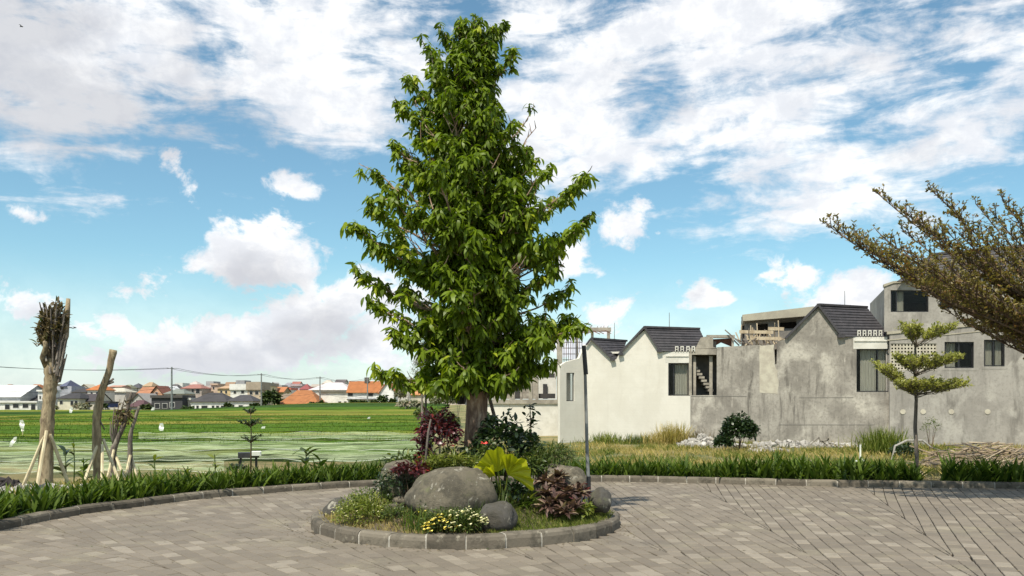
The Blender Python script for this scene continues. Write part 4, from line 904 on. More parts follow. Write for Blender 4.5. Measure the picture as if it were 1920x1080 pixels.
# distinct limbs that break the outline (ends read off the photograph, placed at their own depths)
for (px, py, dy, z0) in ((662, 425, -.25, 3.3), (700, 460, -.1, 3.2), (668, 512, .25, 2.9), (700, 570, -.3, 2.6), (683, 312, .2, 4.3), (695, 385, -.35, 3.8), (1103, 322, -.2, 3.9), (1085, 345, .2, 3.9), (1112, 402, .15, 3.5), (1085, 425, -.3, 3.3),
                         (1094, 612, -.3, 2.65), (1080, 598, .2, 2.6), (1060, 545, .2, 2.8), (722, 700, -.2, 2.0), (755, 712, -.1, 2.0), (738, 625, -.3, 2.3), (1000, 203, .1, 5.0), (1005, 240, .0, 4.8), (947, 42, .05, 6.3), (967, 100, -.1, 6.0), (925, 55, -.1, 6.3), (800, 92, .1, 6.0), (828, 60, 0, 6.4),
                         (745, 195, -.15, 5.2), (765, 150, .1, 5.5), (738, 272, .1, 4.7), (865, 40, 0, 6.4), (892, 42, .05, 6.4), (905, 70, -.1, 6.2), (1022, 682, -.2, 2.0), (830, 715, -.6, 1.9), (960, 700, -.6, 1.95), (985, 702, .2, 1.95), (870, 690, -.9, 1.9), (800, 690, .3, 1.9), (1045, 470, .2, 3.2), (1050, 500, -.3, 3.0)):
    Y = TY + dy; e = P(px, py, Y); a = axis_at(z0); limb(a, e, .03, 1.3, -.07, .62)
br.build('branches', M('bark_brown'), tree)
pos = np.array(pos); nz = np.array([mnoise.noise(Vector(p) * 2.1) + .5 * mnoise.noise(Vector(p) * 4.3) for p in pos]); rr0 = np.hypot(pos[:, 0] - TX, pos[:, 1] - TY); pos = pos[~((nz < -.20) & (rr0 > .35) & (pos[:, 2] < 6.3))]; yaw = rng.uniform(0, 6.28, len(pos)); scl = rng.uniform(.8, 1.2, len(pos)) * np.interp(pos[:, 2], [2, 5, 7], [1.12, .95, .78])
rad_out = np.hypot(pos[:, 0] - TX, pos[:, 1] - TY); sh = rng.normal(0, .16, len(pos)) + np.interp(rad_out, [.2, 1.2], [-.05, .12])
# largest in view: nearest to the camera and outermost
score = pos[:, 1] + rng.uniform(0, .15, len(pos)); idx = np.argsort(score)[:300]; solo_m = np.zeros(len(pos), bool); solo_m[idx] = True
wm = []
for k in range(10):
    V0, F0, T0 = WH8[k]; me = npmesh('leaf_spray', V0, F0, T0); me.materials.append(M('leaf_tree')); wm.append(me)
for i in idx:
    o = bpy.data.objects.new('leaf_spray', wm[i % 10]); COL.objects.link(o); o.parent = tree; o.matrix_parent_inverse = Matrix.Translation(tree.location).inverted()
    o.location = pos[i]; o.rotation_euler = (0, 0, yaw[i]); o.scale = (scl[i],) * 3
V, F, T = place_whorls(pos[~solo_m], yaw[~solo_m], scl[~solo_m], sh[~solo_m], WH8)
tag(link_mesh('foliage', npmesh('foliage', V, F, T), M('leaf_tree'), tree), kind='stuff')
print('whorls', len(pos))

# ---- generic shrub made of leaf clumps through a volume
def cloud_pos(n, rad, r, shell_=.55, flat=0.0):
    d = r.normal(size=(n, 3)); d /= np.linalg.norm(d, axis=1)[:, None]; d[:, 2] = np.where(d[:, 2] < -.3, -d[:, 2] * .6, d[:, 2])
    q = d * (shell_ + (1 - shell_) * r.random(n)[:, None]) * np.array(rad)
    lump = np.array([1 + .28 * mnoise.noise(Vector(v * 2.3 + 9)) for v in d]); return q * lump[:, None]
def shrub(name, loc, rad, n, leaf, mat, label, cat='shrub', group=None, stems=5, sbark='twig_bark', lift=None, seed=0, up=.2, droop=.4, tmax=.99, part='foliage', rosette=0):
    r = np.random.default_rng(seed + 50); loc = Vector(loc); o = thing(name, loc, label, cat, group); cz = lift if lift is not None else rad[2] * .8
    pts = cloud_pos(n, rad, r) + np.array([loc.x, loc.y, loc.z + cz])
    pts[:, 2] = np.maximum(pts[:, 2], loc.z + .02)
    t = strap(leaf[0], leaf[1], 3, droop, .1)
    if rosette:
        pts = np.repeat(pts, rosette, 0); yaw_ = np.tile(np.arange(rosette) * 6.283 / rosette, n) + np.repeat(r.uniform(0, 6, n), rosette); pit = r.uniform(.0, .9, n * rosette)
    else:
        yaw_ = np.arctan2(pts[:, 1] - loc.y, pts[:, 0] - loc.x) + r.normal(0, .9, n); pit = r.normal(up, .6, n)
    m_ = len(pts); V, F, T = scatter(t, pts, rotm(yaw_, pit, r.normal(0, .5, m_)), r.uniform(.6, 1.25, m_), r.uniform(0, tmax, m_))
    link_mesh(part, npmesh('foliage', V, F, T), M(mat), o)
    if stems:
        mb = MB()
        for k in range(stems):
            a = r.uniform(0, 6.28); e = loc + Vector((math.cos(a) * rad[0] * .6, math.sin(a) * rad[1] * .6, cz + rad[2] * r.uniform(-.1, .5)))
            mb.tube([loc + Vector((math.cos(a) * .03, math.sin(a) * .03, -.05)), loc.lerp(e, .5) + Vector((0, 0, .05 * rad[2])), e], [.02 * rad[2] + .004, .014 * rad[2] + .003, .003], 4)
        mb.build('stems', M(sbark), o)
    return o
# ---- pollarded and staked bare trunks on the left
def bare_tree(label, pts, rads, stakes, bk='bark_tan', group='bare pollarded trees at the left'):
    b0 = Vector(pts[0]); o = thing('pollarded_tree', b0, label, 'tree', group)
    mb = MB(); C = catmull(pts, 6, False); rr_ = np.interp(np.linspace(0, 1, len(C)), np.linspace(0, 1, len(rads)), rads)
    rr_ = [q * (1 + .13 * mnoise.noise(Vector((i * .8, b0.x, 0)))) for i, q in enumerate(rr_)]; mb.tube([tuple(c) for c in C], rr_, 12, True, .25); mb.build('trunk', M(bk), o, True)
    for (foot, head) in stakes:
        mb = MB(); f = G(*foot, .05) if len(foot) == 2 else Vector(foot); h = Vector(head); f.z = float(terrain(f.x, f.y)) - .05; mb.tube([f, h + (h - f).normalized() * .08], [.034, .030], 6); mb.build('stake', M('bamboo'), o)
    return o
Y1 = 16.4
A = lambda px, py, dy=0: tuple(P(px, py, Y1 + dy))
t1 = bare_tree('thickest staked bare trunk topped by a big clump of dry cut shoots', [A(85, 922), A(86, 860), A(89, 790), A(93, 740), A(97, 700), A(100, 672)], [.16, .128, .118, .115, .13, .115], [((34, 918), A(80, 824, -.1)), ((66, 925), A(86, 815, -.2)), ((134, 914), A(97, 822, -.05))])
mb = MB(); rr = random.Random(5)
for (e, r0) in (((92, 585), .09), ((112, 620), .10), ((128, 560), .075), ((84, 640), .07), ((104, 575), .07)):
    s = Vector(A(97 if e[0] > 88 else 90, 690)); E = Vector(A(*e, rr.uniform(-.3, .3))); m_ = s.lerp(E, .5) + Vector((.10 if e[0] > 100 else -.07, 0, -.05)); mb.tube([s, m_, s.lerp(E, .8) + Vector((rr.uniform(-.02, .05), 0, 0)), E], [r0, r0 * .8, r0 * .65, r0 * .5], 8, True, .2)
mb.build('boughs', M('bark_tan'), t1, True)
r = np.random.default_rng(4); n = 2300
pp = cloud_pos(n, (.25, .25, .66), r, .15); pp += np.array(A(98, 632)); pp[:, 0] += (pp[:, 2] - A(0, 622)[2]) * .08
V, F, T = scatter(strap(.15, .05, 3, .5, .2), pp, rotm(r.uniform(0, 6.28, n), r.normal(.9, .6, n), r.normal(0, .5, n)), r.uniform(.5, 1.2, n), r.uniform(0, .99, n)); link_mesh('dry_shoots', npmesh('dry', V, F, T), M('leaf_dry'), t1)
mb = MB()
for k in range(90):
    x = rr.uniform(74, 126); y0 = rr.uniform(590, 700); mb.tube([A(99 + (x - 99) * .5, y0 + 20, rr.uniform(-.2, .2)), A(x, y0 - rr.uniform(15, 48), rr.uniform(-.25, .25))], [.022, .010], 5)
mb.build('cut_shoots', M('bark_grey'), t1)
Y1 = 17.4
t2 = bare_tree('leaning bare trunk with a knobbed top, right of the thickest one', [A(185, 912), A(184, 860), A(181, 800), A(184, 765), A(192, 730), A(203, 700), A(213, 656)], [.105, .09, .085, .08, .07, .066, .075], [((152, 912), A(180, 842, -.1)), ((191, 914), A(192, 840, -.2)), ((228, 908), A(196, 830, .1))])
mb = MB(); [mb.tube([A(200, 720), A(213, 716 - k * 6)], [.03, .02], 6) for k in range(2)]; mb.tube([A(183, 780), A(196, 806)], [.02, .012], 5); mb.build('boughs', M('bark_grey'), t2, True)
Y1 = 18.6
t3 = bare_tree('forked thin bare trunk covered in twiggy climber', [A(213, 895), A(212, 850), A(220, 825), A(232, 795), A(243, 750), A(247, 735)], [.075, .07, .055, .05, .035, .02], [((198, 900), A(212, 850, -.1)), ((240, 903), A(214, 848, .1))], 'bark_grey')
mb = MB(); 
for (x, y) in ((207, 790), (225, 748), (236, 740), (214, 765), (250, 760)): mb.tube([A(214, 835), A((x + 214) / 2 - 3, (y + 835) / 2), A(x, y)], [.03, .022, .008], 5)
mb.build('boughs', M('bark_grey'), t3, True)
r = np.random.default_rng(8); n = 420; pp = cloud_pos(n, (.28, .22, .52), r, .3) + np.array(A(228, 790)); pp[:, 0] += (pp[:, 2] - A(0, 790)[2]) * .35
V, F, T = scatter(strap(.09, .035, 2, .5, .2), pp, rotm(r.uniform(0, 6.28, n), r.normal(.3, .7, n), r.normal(0, .5, n)), r.uniform(.5, 1.2, n), r.uniform(0, .8, n)); link_mesh('climber_leaves', npmesh('c', V, F, T), M('leaf_dry'), t3)
t4 = bare_tree('thinnest pale bare trunk, rightmost of the staked trunks', [A(243, 893), A(244, 850), A(245, 815), A(252, 790), A(261, 762)], [.06, .05, .045, .035, .03], [((232, 900), A(243, 860, -.1)), ((260, 898), A(246, 855, .1))], 'bark_grey')

# ---- near tree with fine umbrella foliage reaching in from the right
def umbrella(label, root, head, limbs, mat, bmat, twig=.07, leaf=(.034, .016), seed=1, tl=(.20, .42), upw=.75, lead=.5, ros=5, trunk_r=.12, trunkpts=None, jitter=1.0, only=None, u0=.08, sc=1.0):
    rr = random.Random(seed); o = thing('umbrella_tree', root, label, 'tree'); root, head = Vector(root), Vector(head)
    mb = MB(); mb.tube(trunkpts or [root - Vector((0, 0, .1)), root.lerp(head, .5) + Vector((.03, 0, 0)), head], [trunk_r, trunk_r * .85, trunk_r * .6] if not trunkpts else list(np.linspace(trunk_r, trunk_r * .35, len(trunkpts))), 10, True, .1); mb.build('trunk', M(bmat), o, True)
    bm_ = MB(); leaves = []
    for (p0, mid, p1, r0) in limbs:
        p0, mid, p1 = Vector(p0), Vector(mid), Vector(p1); pts = []
        K = 14
        for s in range(K + 1): u = s / K; pts.append(p0 * (1 - u) ** 2 + mid * 2 * u * (1 - u) + p1 * u * u + Vector([rr.gauss(0, .008) for _ in range(3)]))
        bm_.tube(pts, [r0 * (1 - .88 * s / K) for s in range(K + 1)], 5)
        L = sum((pts[i + 1] - pts[i]).length for i in range(K)); m_ = int(L / twig)
        for s in range(m_):
            u = u0 + (1 - u0) * s / m_; f = u * K; i = min(int(f), K - 1); q = pts[i].lerp(pts[i + 1], f - i); d = (pts[i + 1] - pts[i]).normalized(); sd_ = d.cross(Vector((0, 0, 1))).normalized()
            if only and not only(q): continue
            sg = 1 if s % 2 else -1; ln = rr.uniform(*tl) * (1.1 - .65 * u)
            e = (d * rr.uniform(.3, 1) * lead * 2 + sd_ * sg * rr.uniform(.15, 1.0) + Vector((0, 0, rr.uniform(.1, 1.0) * upw * 2))).normalized(); q1 = q + e * ln
            bm_.tube([q, q + e * ln * .5 + Vector([rr.gauss(0, .008) for _ in range(3)]), q1], [.008 * jitter, .006 * jitter, .003], 3, False)
            for k in range(int(ln / (.045 * sc))):
                v = (k + .7) / (ln / (.045 * sc)); a = q.lerp(q1, min(v, 1)); dd = (e + Vector([rr.gauss(0, .75) for _ in range(3)])).normalized(); b_ = a + dd * rr.uniform(.03, .10) * (tl[1] / .4)
                bm_.tube([a, b_], [.003 * sc, .002 * sc], 3, False); leaves.append(tuple(b_)); leaves.append(tuple(a.lerp(b_, .5)))
            leaves.append(tuple(q1))
    bm_.build('branches', M(bmat), o)
    r = np.random.default_rng(seed); P_ = np.repeat(np.array(leaves), ros, 0); n = len(P_); 
    V, F, T = scatter(strap(leaf[0], leaf[1], 2, .1, .1, lambda s: .35 + .65 * math.sin(math.pi * min(.95, .1 + s * .8))), P_, rotm(r.uniform(0, 6.28, n), r.uniform(-.2, 1.1, n), r.normal(0, .4, n)), r.uniform(.6, 1.3, n), r.uniform(0, .99, n))
    link_mesh('foliage', npmesh('foliage', V, F, T), M(mat), o); print(label[:20], n)
    return o
hd = Vector((11.3, 14.6, 2.0)); limbs = []; rr = random.Random(21); US = 1.8
tips = [(1550, 420, 8.0), (1600, 440, 8.4), (1625, 470, 7.7), (1655, 498, 8.1), (1700, 530, 7.5), (1760, 572, 8.3), (1810, 606, 7.6), (1638, 357, 8.3), (1690, 395, 7.8), (1740, 352, 8.2), (1785, 385, 7.6), (1830, 382, 8.6), (1880, 375, 7.9), (1900, 400, 7.3), (1690, 430, 8.7), (1760, 420, 9.0), (1850, 430, 8.8), (1900, 480, 8.9), (1700, 470, 7.3), (1780, 500, 7.2), (1870, 560, 7.4), (1860, 622, 7.9), (1610, 455, 8.0), (1570, 428, 8.15), (1650, 440, 7.5), (1720, 500, 8.6), (1830, 480, 7.8), (1760, 460, 7.7), (1800, 440, 7.4), (1860, 400, 8.3), (1720, 410, 8.0), (1660, 470, 8.7)]
for (px, py, Y) in tips:
    Y *= US; e = P(px, py, Y); mid = hd.lerp(e, .5) + Vector((rr.uniform(-.2, .2), rr.uniform(-.5, .5), -.45 + rr.uniform(-.3, .2) + (.0 if py > 450 else -.25))); limbs.append((hd, mid, e, random.Random(int(px)).uniform(.026, .046)))
bush = lambda q: q.x / q.y < .68
umbrella('brown olive fine leaved tree whose wide flat boughs reach in at the right edge', (12.3, 14.9, .05), hd, limbs, 'leaf_olive', 'twig_bark', twig=.058, tl=(.15, .62), leaf=(.055, .028), seed=3, upw=.42, trunk_r=.2, ros=3, only=bush, sc=1.7, jitter=1.4,
         trunkpts=[(12.3, 14.9, -.1), (12.2, 14.85, .7), (11.8, 14.7, 1.5), (11.3, 14.6, 2.0)])
# small tiered tree behind the right kerb
ly = 18.15; lx = (1717 - 960) / FX * ly; limbs = []; rr = random.Random(9)
for (pyb, py, xl, xr, n_) in ((652, 615, 1688, 1792, 18), (706, 672, 1676, 1804, 22), (745, 720, 1636, 1816, 30)):
    for k in range(n_):
        ph_ = 2 * math.pi * k / n_ + rr.uniform(-.15, .15); c, s = math.cos(ph_), math.sin(ph_); q = rr.uniform(.55, 1.0) if k % 3 else 1.0; ex = 1717 + (c * (xr - 1717) if c > 0 else c * (1717 - xl)) * q
        yy = py - (34 * (q - .5) * 2 if xl == 1636 and c < -.6 else 0) + 8 * (1 - q) + rr.uniform(-4, 4); e = P(ex, yy, ly + s * .8 * q); st = P(1717, pyb - rr.uniform(0, 8), ly); limbs.append((st, st.lerp(e, .5) + Vector((0, 0, -.05)), e, .010))
umbrella('small tiered tree with three flat yellow green layers growing behind the right kerb', (lx, ly, .05), (lx, ly, 3.2), limbs, 'leaf_layer', 'bark_grey', twig=.042, leaf=(.050, .020), seed=5, tl=(.06, .34), upw=.75, lead=.8, ros=3, trunk_r=.045, jitter=.6, u0=.38,
         trunkpts=[tuple(P(1717 + dx, y, ly)) for dx, y in ((0, 905), (2, 860), (-1, 800), (1, 750), (-2, 712), (1, 680), (-1, 655), (1, 635), (0, 620))])
mb = MB(); 
for k in range(10):
    a = rr.uniform(0, 6.28); mb.tube([Vector((lx, ly, .30)), Vector((lx + .36 * math.cos(a), ly + .25 * math.sin(a), .08))], [.014, .008], 4)
tag(mb.build('root_sticks', M('pale_wood')), 'dry sticks leaning round the foot of the small tiered tree', 'sticks')

# ================================================================ ISLAND CONTENTS
def rock(label, c, size, rz, seed, mat='boulder', skew=0.0, group='boulders on the island', name='boulder'):
    bm_v = []; n1, n2 = 34, 22; q = Matrix.Rotation(rz, 3, 'Z'); c = Vector(c)
    for i in range(n2 + 1):
        th = math.pi * i / n2
        for j in range(n1):
            a = 2 * math.pi * j / n1; d = Vector((math.sin(th) * math.cos(a), math.sin(th) * math.sin(a), math.cos(th)))
            k = 1 + .22 * mnoise.noise(d * 1.1 + Vector((seed, 0, 0))) + .05 * mnoise.noise(d * 3 + Vector((0, seed, 0))) + .015 * mnoise.noise(d * 9 + Vector((0, seed, 0)))
            p = Vector((d.x * size[0] / 2, d.y * size[1] / 2, d.z * size[2] / 2 * (1 + skew * d.x) * (.93 if d.z > .8 else 1))) * k; bm_v.append(c + q @ p)
    mb = MB(); mb.cur = (seed * .37) % 1; mb.add(bm_v, [(i * n1 + j, (i + 1) * n1 + j, (i + 1) * n1 + (j + 1) % n1, i * n1 + (j + 1) % n1) for i in range(n2) for j in range(n1)])
    return tag(mb.build(name, M(mat), smooth=True), label, 'rock', group)
def mz(px, Y): x = (px - 960) / FX * Y; return Vector((x, Y, float(mound(x, Y))))
def rockpx(label, x0, x1, y0, y1, Y, dep, rz, seed, **k):
    c = P((x0 + x1) / 2, (y0 + y1) / 2, Y); rock(label, c, ((x1 - x0) / FX * Y * 1.0, dep, (y1 - y0) / FX * Y * 1.06), rz, seed, **k)
rockpx('largest smooth grey boulder at the front of the island', 755, 924, 873, 988, 10.85, .95, R(0), 2.3, skew=.22)
rockpx('small dark boulder with white scratches right of the largest one', 896, 970, 941, 997, 10.35, .42, R(8), 5.1, mat='boulder_dark')
rockpx('long dark boulder lying at the left rim of the island', 606, 668, 934, 982, 11.9, .30, R(12), 7.7, mat='boulder_dark')
rockpx('plant covered boulder behind and left of the largest one', 711, 792, 862, 945, 11.6, .6, R(5), 3.9)
rockpx('flat grey boulder behind the bronze bromeliad', 1000, 1100, 868, 948, 11.9, .6, R(-10), 9.2)
rockpx('rounded grey boulder at the right rim of the island', 1104, 1146, 915, 962, 11.55, .38, R(10), 11.4, mat='boulder_dark')
rockpx('low stone wedged between the left shrub and the largest boulder', 716, 758, 943, 982, 11.0, .3, R(0), 13.6)
rockpx('small pale stone behind the low wedged stone', 735, 762, 930, 950, 11.2, .2, R(0), 15.2)

def plant_tuft(name, loc, n, L, W, mat, label, cat='plant', group=None, spread=.06, pitch=(1.0, .3), droop=.5, seed=0, rows=4, tint=(0, .99), parent=None):
    r = np.random.default_rng(seed + 900); t = strap(L, W, rows, droop, .15, lambda s: (1 - s) ** .6 * (.55 + .9 * min(s * 3, .5)) + .02)
    p = np.stack([r.normal(0, spread, n), r.normal(0, spread, n), np.zeros(n)], 1) + np.array(loc)
    V, F, T = scatter(t, p, rotm(r.uniform(0, 6.28, n), r.normal(pitch[0], pitch[1], n), r.normal(0, .3, n)), r.uniform(.55, 1.1, n), r.uniform(*tint, n))
    return tag(link_mesh(name, npmesh(name, V, F, T), M(mat)), label, cat, group)
# red-leaved shrub with hanging red leaves
L = lambda px, Y: mz(px, Y)
c = L(822, 11.9); shrub('red_shrub', c, (.33, .30, .42), 1150, (.085, .034), 'leaf_red', 'dark red leaved shrub left of the main trunk', lift=.80, stems=8, seed=3, sbark='bark_grey', tmax=.95)
c = L(795, 11.8); shrub('red_shrub', c, (.10, .12, .45), 260, (.085, .032), 'leaf_red', 'narrow column of crimson leaves under the left side of the red shrub', lift=.45, stems=3, seed=5, tmax=.99)
c = L(770, 11.2); shrub('red_shrub', c, (.24, .2, .12), 340, (.085, .03), 'leaf_red', 'low reddish plant trailing over the boulder left of the largest one', lift=.48, stems=4, seed=7, tmax=.99)
c = L(742, 11.3); shrub('creeper', c, (.30, .22, .30), 650, (.05, .022), 'leaf_dark', 'dark small leaved creeper on the left boulder', 'plant', lift=.28, stems=4, seed=8)
# stick
mb = MB(); mb.tube([P(797, 886, 11.55), P(800, 840, 11.5), P(803, 810, 11.5), P(808, 786, 11.5)], [.018, .016, .015, .012], 6); tag(mb.build('stick', M('bark_grey')), 'bent grey stick standing in front of the red shrub', 'stick')
# dark rubber plant right of the trunk and taller sprays
c = L(940, 11.95); shrub('dark_shrub', c, (.36, .32, .42), 620, (.11, .05), 'leaf_dark', 'dark glossy shrub just right of the main trunk', lift=.72, stems=7, seed=11)
c = L(992, 12.2); shrub('dark_shrub', c, (.22, .2, .30), 260, (.10, .05), 'leaf_dark', 'sparse dark shrub with tall upright sprays right of the glossy one', lift=.62, stems=5, seed=12)
mb = MB(); o = thing('sapling', L(993, 12.2), 'thin dark sapling rising above the glossy shrub', 'plant'); mb.tube([L(993, 12.2), P(996, 820, 12.2), P(994, 762, 12.2)], [.012, .01, .005], 5); mb.build('stem', M('twig_bark'), o)
r = np.random.default_rng(2); n = 60; pp = np.stack([r.normal(P(994, 0, 12.2).x, .045, n), r.normal(12.2, .045, n), r.uniform(P(0, 830, 12.2).z, P(0, 758, 12.2).z, n)], 1)
V, F, T = scatter(strap(.10, .05, 3, .3, .1), pp, rotm(r.uniform(0, 6.28, n), r.normal(.1, .4, n), r.normal(0, .4, n)), r.uniform(.6, 1.1, n), r.uniform(0, .8, n)); link_mesh('leaves', npmesh('l', V, F, T), M('leaf_dark'), o)
c = L(1030, 12.1); shrub('feathery_shrub', c, (.36, .3, .26), 900, (.17, .012), 'leaf_mid', 'feathery light green shrub at the right of the island', lift=.58, stems=6, seed=14, up=.5, droop=.7)
c = L(968, 11.7); shrub('leafy_shrub', c, (.34, .25, .22), 520, (.12, .022), 'leaf_mid', 'mid green shrub behind the big lime leaf', lift=.42, stems=5, seed=15, up=.3)
c = L(915, 11.6); shrub('leafy_shrub', c, (.17, .16, .30), 420, (.06, .028), 'leaf_mid', 'small leaved green shrub carrying the red flower', lift=.50, stems=5, seed=16)
# red flower
o = thing('red_flower', P(908, 833, 11.4), 'single red flower above the big lime leaf', 'flower'); 
for k in range(7):
    a = k * .9; mb = MB(); p0 = P(908, 833, 11.4); e = Vector((math.cos(a), math.sin(a) * .6, .35 + .3 * math.sin(k * 2))) * .055; s_ = e.cross(Vector((0, 0, 1))).normalized() * .028
    mb.add([p0, p0 + e * .6 + s_, p0 + e, p0 + e * .6 - s_, p0 + e * .55 + Vector((0, 0, .015))], [(0, 1, 4), (1, 2, 4), (2, 3, 4), (3, 0, 4)]); mb.build('petal', M('petal_red'), o)
# big lime fan leaf plant
o = thing('fan_leaf_plant', L(935, 11.2), 'plant with big pleated lime green leaves beside the largest boulder', 'plant')
def fanleaf(c, span, rad, lean, up, seed):
    """broad ruffled fan blade, rising from its stalk and leaning over to the side"""
    mb = MB(); c = Vector(c); n = 36; K = 5; vs = [c]
    for k in range(n + 1):
        s = k / n; a = R(-span / 2 + span * s); lobe = 1 + .06 * math.sin(s * 13 + seed) + .035 * math.sin(s * 37 + seed * 2)
        for f in range(1, K + 1):
            q = f / K * rad * lobe; x = math.sin(a + lean) * q; y = math.cos(a + lean) * q; ruf = .045 * math.sin(s * 30 + seed) * (f / K) ** 1.5 + .022 * math.sin(s * 75) * (f / K)
            vs.append(c + Vector((x, -y * math.cos(up) + ruf - .05 * (f / K) ** 2, y * math.sin(up) + ruf * .4 - .22 * abs(x) * (f / K))))
    mb.add(vs, [(0, 1 + K * k, 1 + K * (k + 1)) for k in range(n)] + [(K * k + f, K * k + f + 1, K * (k + 1) + f + 1, K * (k + 1) + f) for k in range(n) for f in range(1, K)]); return mb
for (px, py, span, rad, lean, up, sd_) in ((934, 884, 150, .33, R(-18), R(70), 1), (952, 890, 140, .33, R(50), R(62), 2.2), (928, 892, 110, .22, R(-60), R(45), 3.7)):
    cc = P(px, py, 11.0); fanleaf(cc, span, rad, lean, up, sd_).build('leaf', M('leaf_bright'), o, True)
    mb = MB(); mb.tube([L(938, 11.15), L(938, 11.15).lerp(cc, .6) + Vector((.02, 0, .02)), cc], [.012, .01, .008], 5); mb.build('leaf_stalk', M('leaf_lime'), o)
# spider plants
for (px, py, Y, lab, s) in ((855, 862, 11.35, 'yellow striped spiky plant behind the top of the largest boulder', 1.0), (818, 862, 11.4, 'yellow green spiky plant left of the other one behind the largest boulder', .8)):
    plant_tuft('spider_plant', tuple(P(px, py, Y)), 60, .30 * s, .016, 'leaf_lime', lab, 'plant', 'spiky striped plants', .03, (.55, .35), .6, int(px))
for (px, Y, lab, nn, l_) in ((880, 11.6, 'dark green strap leaved clump between trunk and largest boulder', 80, .38), (840, 11.9, 'green fern clump at the foot of the main trunk', 90, .36), (975, 11.2, 'upright blue green agave like clump under the lime leaves', 26, .42), (1000, 11.5, 'second green spiky clump left of the bronze bromeliad', 26, .36), (1060, 12.3, 'grassy clump beyond the flat boulder', 70, .4), (780, 12.2, 'long leaved clump behind the red shrub', 60, .45), (1085, 12.2, 'reddish tinged clump near the grey pole', 30, .3)):
    m_ = 'leaf_mid' if px in (840, 1060, 780) else ('leaf_red' if px == 1085 else 'leaf_strap'); plant_tuft('leafy_clump', tuple(L(px, Y)), nn, l_, .034, m_, lab, 'plant', None, .09, (.8, .3), .5, int(px))
# bronze bromeliads
k = 0
for (px, py, Y) in ((1040, 900, 11.35), (1065, 915, 11.2), (1042, 930, 11.1), (1075, 940, 11.05), (1025, 918, 11.2), (1085, 915, 11.35), (1048, 885, 11.6), (1028, 940, 11.0), (1058, 952, 10.9), (1020, 895, 11.45)):
    plant_tuft('bromeliad', tuple(P(px, py + 10, Y)), 60, .19, .075, 'leaf_bronze', ['topmost bronze rosette in the group at the right of the island', 'middle bronze rosette in the group at the right of the island', 'lowest left bronze rosette resting on the grass', 'lowest right bronze rosette next to the lime shrub', 'leftmost bronze rosette beside the agave like clumps', 'rightmost bronze rosette under the grey pole', 'rearmost bronze rosette in front of the flat boulder', 'lowest bronze rosette nearest the small dark boulder', 'frontmost bronze rosette on the trimmed grass', 'upper left bronze rosette beside the flat boulder'][k], 'plant', 'bronze bromeliads', .02, (.55, .45), .5, 70 + k); k += 1
c = L(1096, 11.2); shrub('lime_shrub', c, (.11, .11, .15), 190, (.075, .032), 'leaf_lime', 'small yellow green shrub at the foot of the grey pole', lift=.14, stems=4, seed=31)
# yellow-flowered ground plants
def flowers(o, c, rad, n, mat, s=.02, seed=0):
    r = np.random.default_rng(seed); mb = MB(); c = Vector(c)
    for k in range(n):
        a = r.uniform(0, 6.28); q = math.sqrt(r.random()); p = c + Vector((rad[0] * q * math.cos(a), rad[1] * q * math.sin(a), rad[2] * (1 - q * q * .7) + r.normal(0, .02))); t0 = r.uniform(0, 6.28)
        ring = [p + Vector((math.cos(t0 + j * 1.257) * s * (1 if j % 1 == 0 else .5), math.sin(t0 + j * 1.257) * s * .8, .006 + s * .35 * math.sin(j * 2 + t0))) for j in range(5)]
        mb.add([p - Vector((0, 0, s * .3))] + ring, [(0, 1 + j, 1 + (j + 1) % 5) for j in range(5)])
    mb.build('blossoms', M(mat), o)
c = L(850, 10.14); o = shrub('flower_bed_plant', c, (.40, .18, .20), 1500, (.05, .018), 'leaf_mid', 'mound of yellow flowers spilling over the kerb in front of the largest boulder', 'flowers', lift=.12, stems=3, seed=40, up=.6)
flowers(o, c + Vector((-.15, -.06, .02)), (.22, .17, .22), 60, 'petal_yellow', .028, 1); flowers(o, c + Vector((.12, -.05, .06)), (.30, .17, .24), 70, 'petal_white', .024, 2)
c = L(800, 10.5); o = shrub('flower_bed_plant', c, (.16, .12, .2), 200, (.04, .012), 'leaf_mid', 'thin weed with orange yellow flowers before the left of the largest boulder', 'flowers', lift=.14, stems=6, seed=41, up=.8); flowers(o, c + Vector((-.02, 0, .12)), (.13, .1, .16), 14, 'petal_yellow', .022, 3)
c = L(683, 10.95); o = shrub('ground_cover_plant', c, (.40, .34, .30), 3000, (.045, .014), 'leaf_lime', 'dense yellow green ground cover at the left of the island', 'plant', lift=.08, stems=0, seed=42, up=.7); flowers(o, c + Vector((-.05, -.1, .05)), (.42, .3, .2), 30, 'petal_white', .017, 4)
c = L(700, 11.3); shrub('ground_cover_plant', c, (.36, .26, .22), 900, (.05, .015), 'leaf_mid', 'darker green tuft between the ground cover and the left boulder', 'plant', lift=.14, stems=0, seed=43, up=.7)
c = L(745, 10.7); shrub('ground_cover_plant', c, (.22, .2, .14), 500, (.045, .014), 'leaf_mid', 'low weed patch before the low wedged stone', 'plant', lift=.08, stems=0, seed=44, up=.7)
for k, (px, Y, lab) in enumerate(((790, 10.35, 'tall dry weed before the left end of the largest boulder'), (830, 10.3, 'tall dry weed before the middle of the largest boulder'), (868, 10.3, 'tall dry weed before the right end of the largest boulder'), (900, 10.45, 'small weed between the two front boulders'), (925, 11.0, 'small white flowering weed above the small dark boulder'))):
    plant_tuft('weed', tuple(L(px, Y)), 150, .36, .014, 'leaf_strap' if k < 3 else 'leaf_mid', lab.replace('dry ', 'dark '), 'plant', None, .12, (1.1, .35), .3, 300 + k)
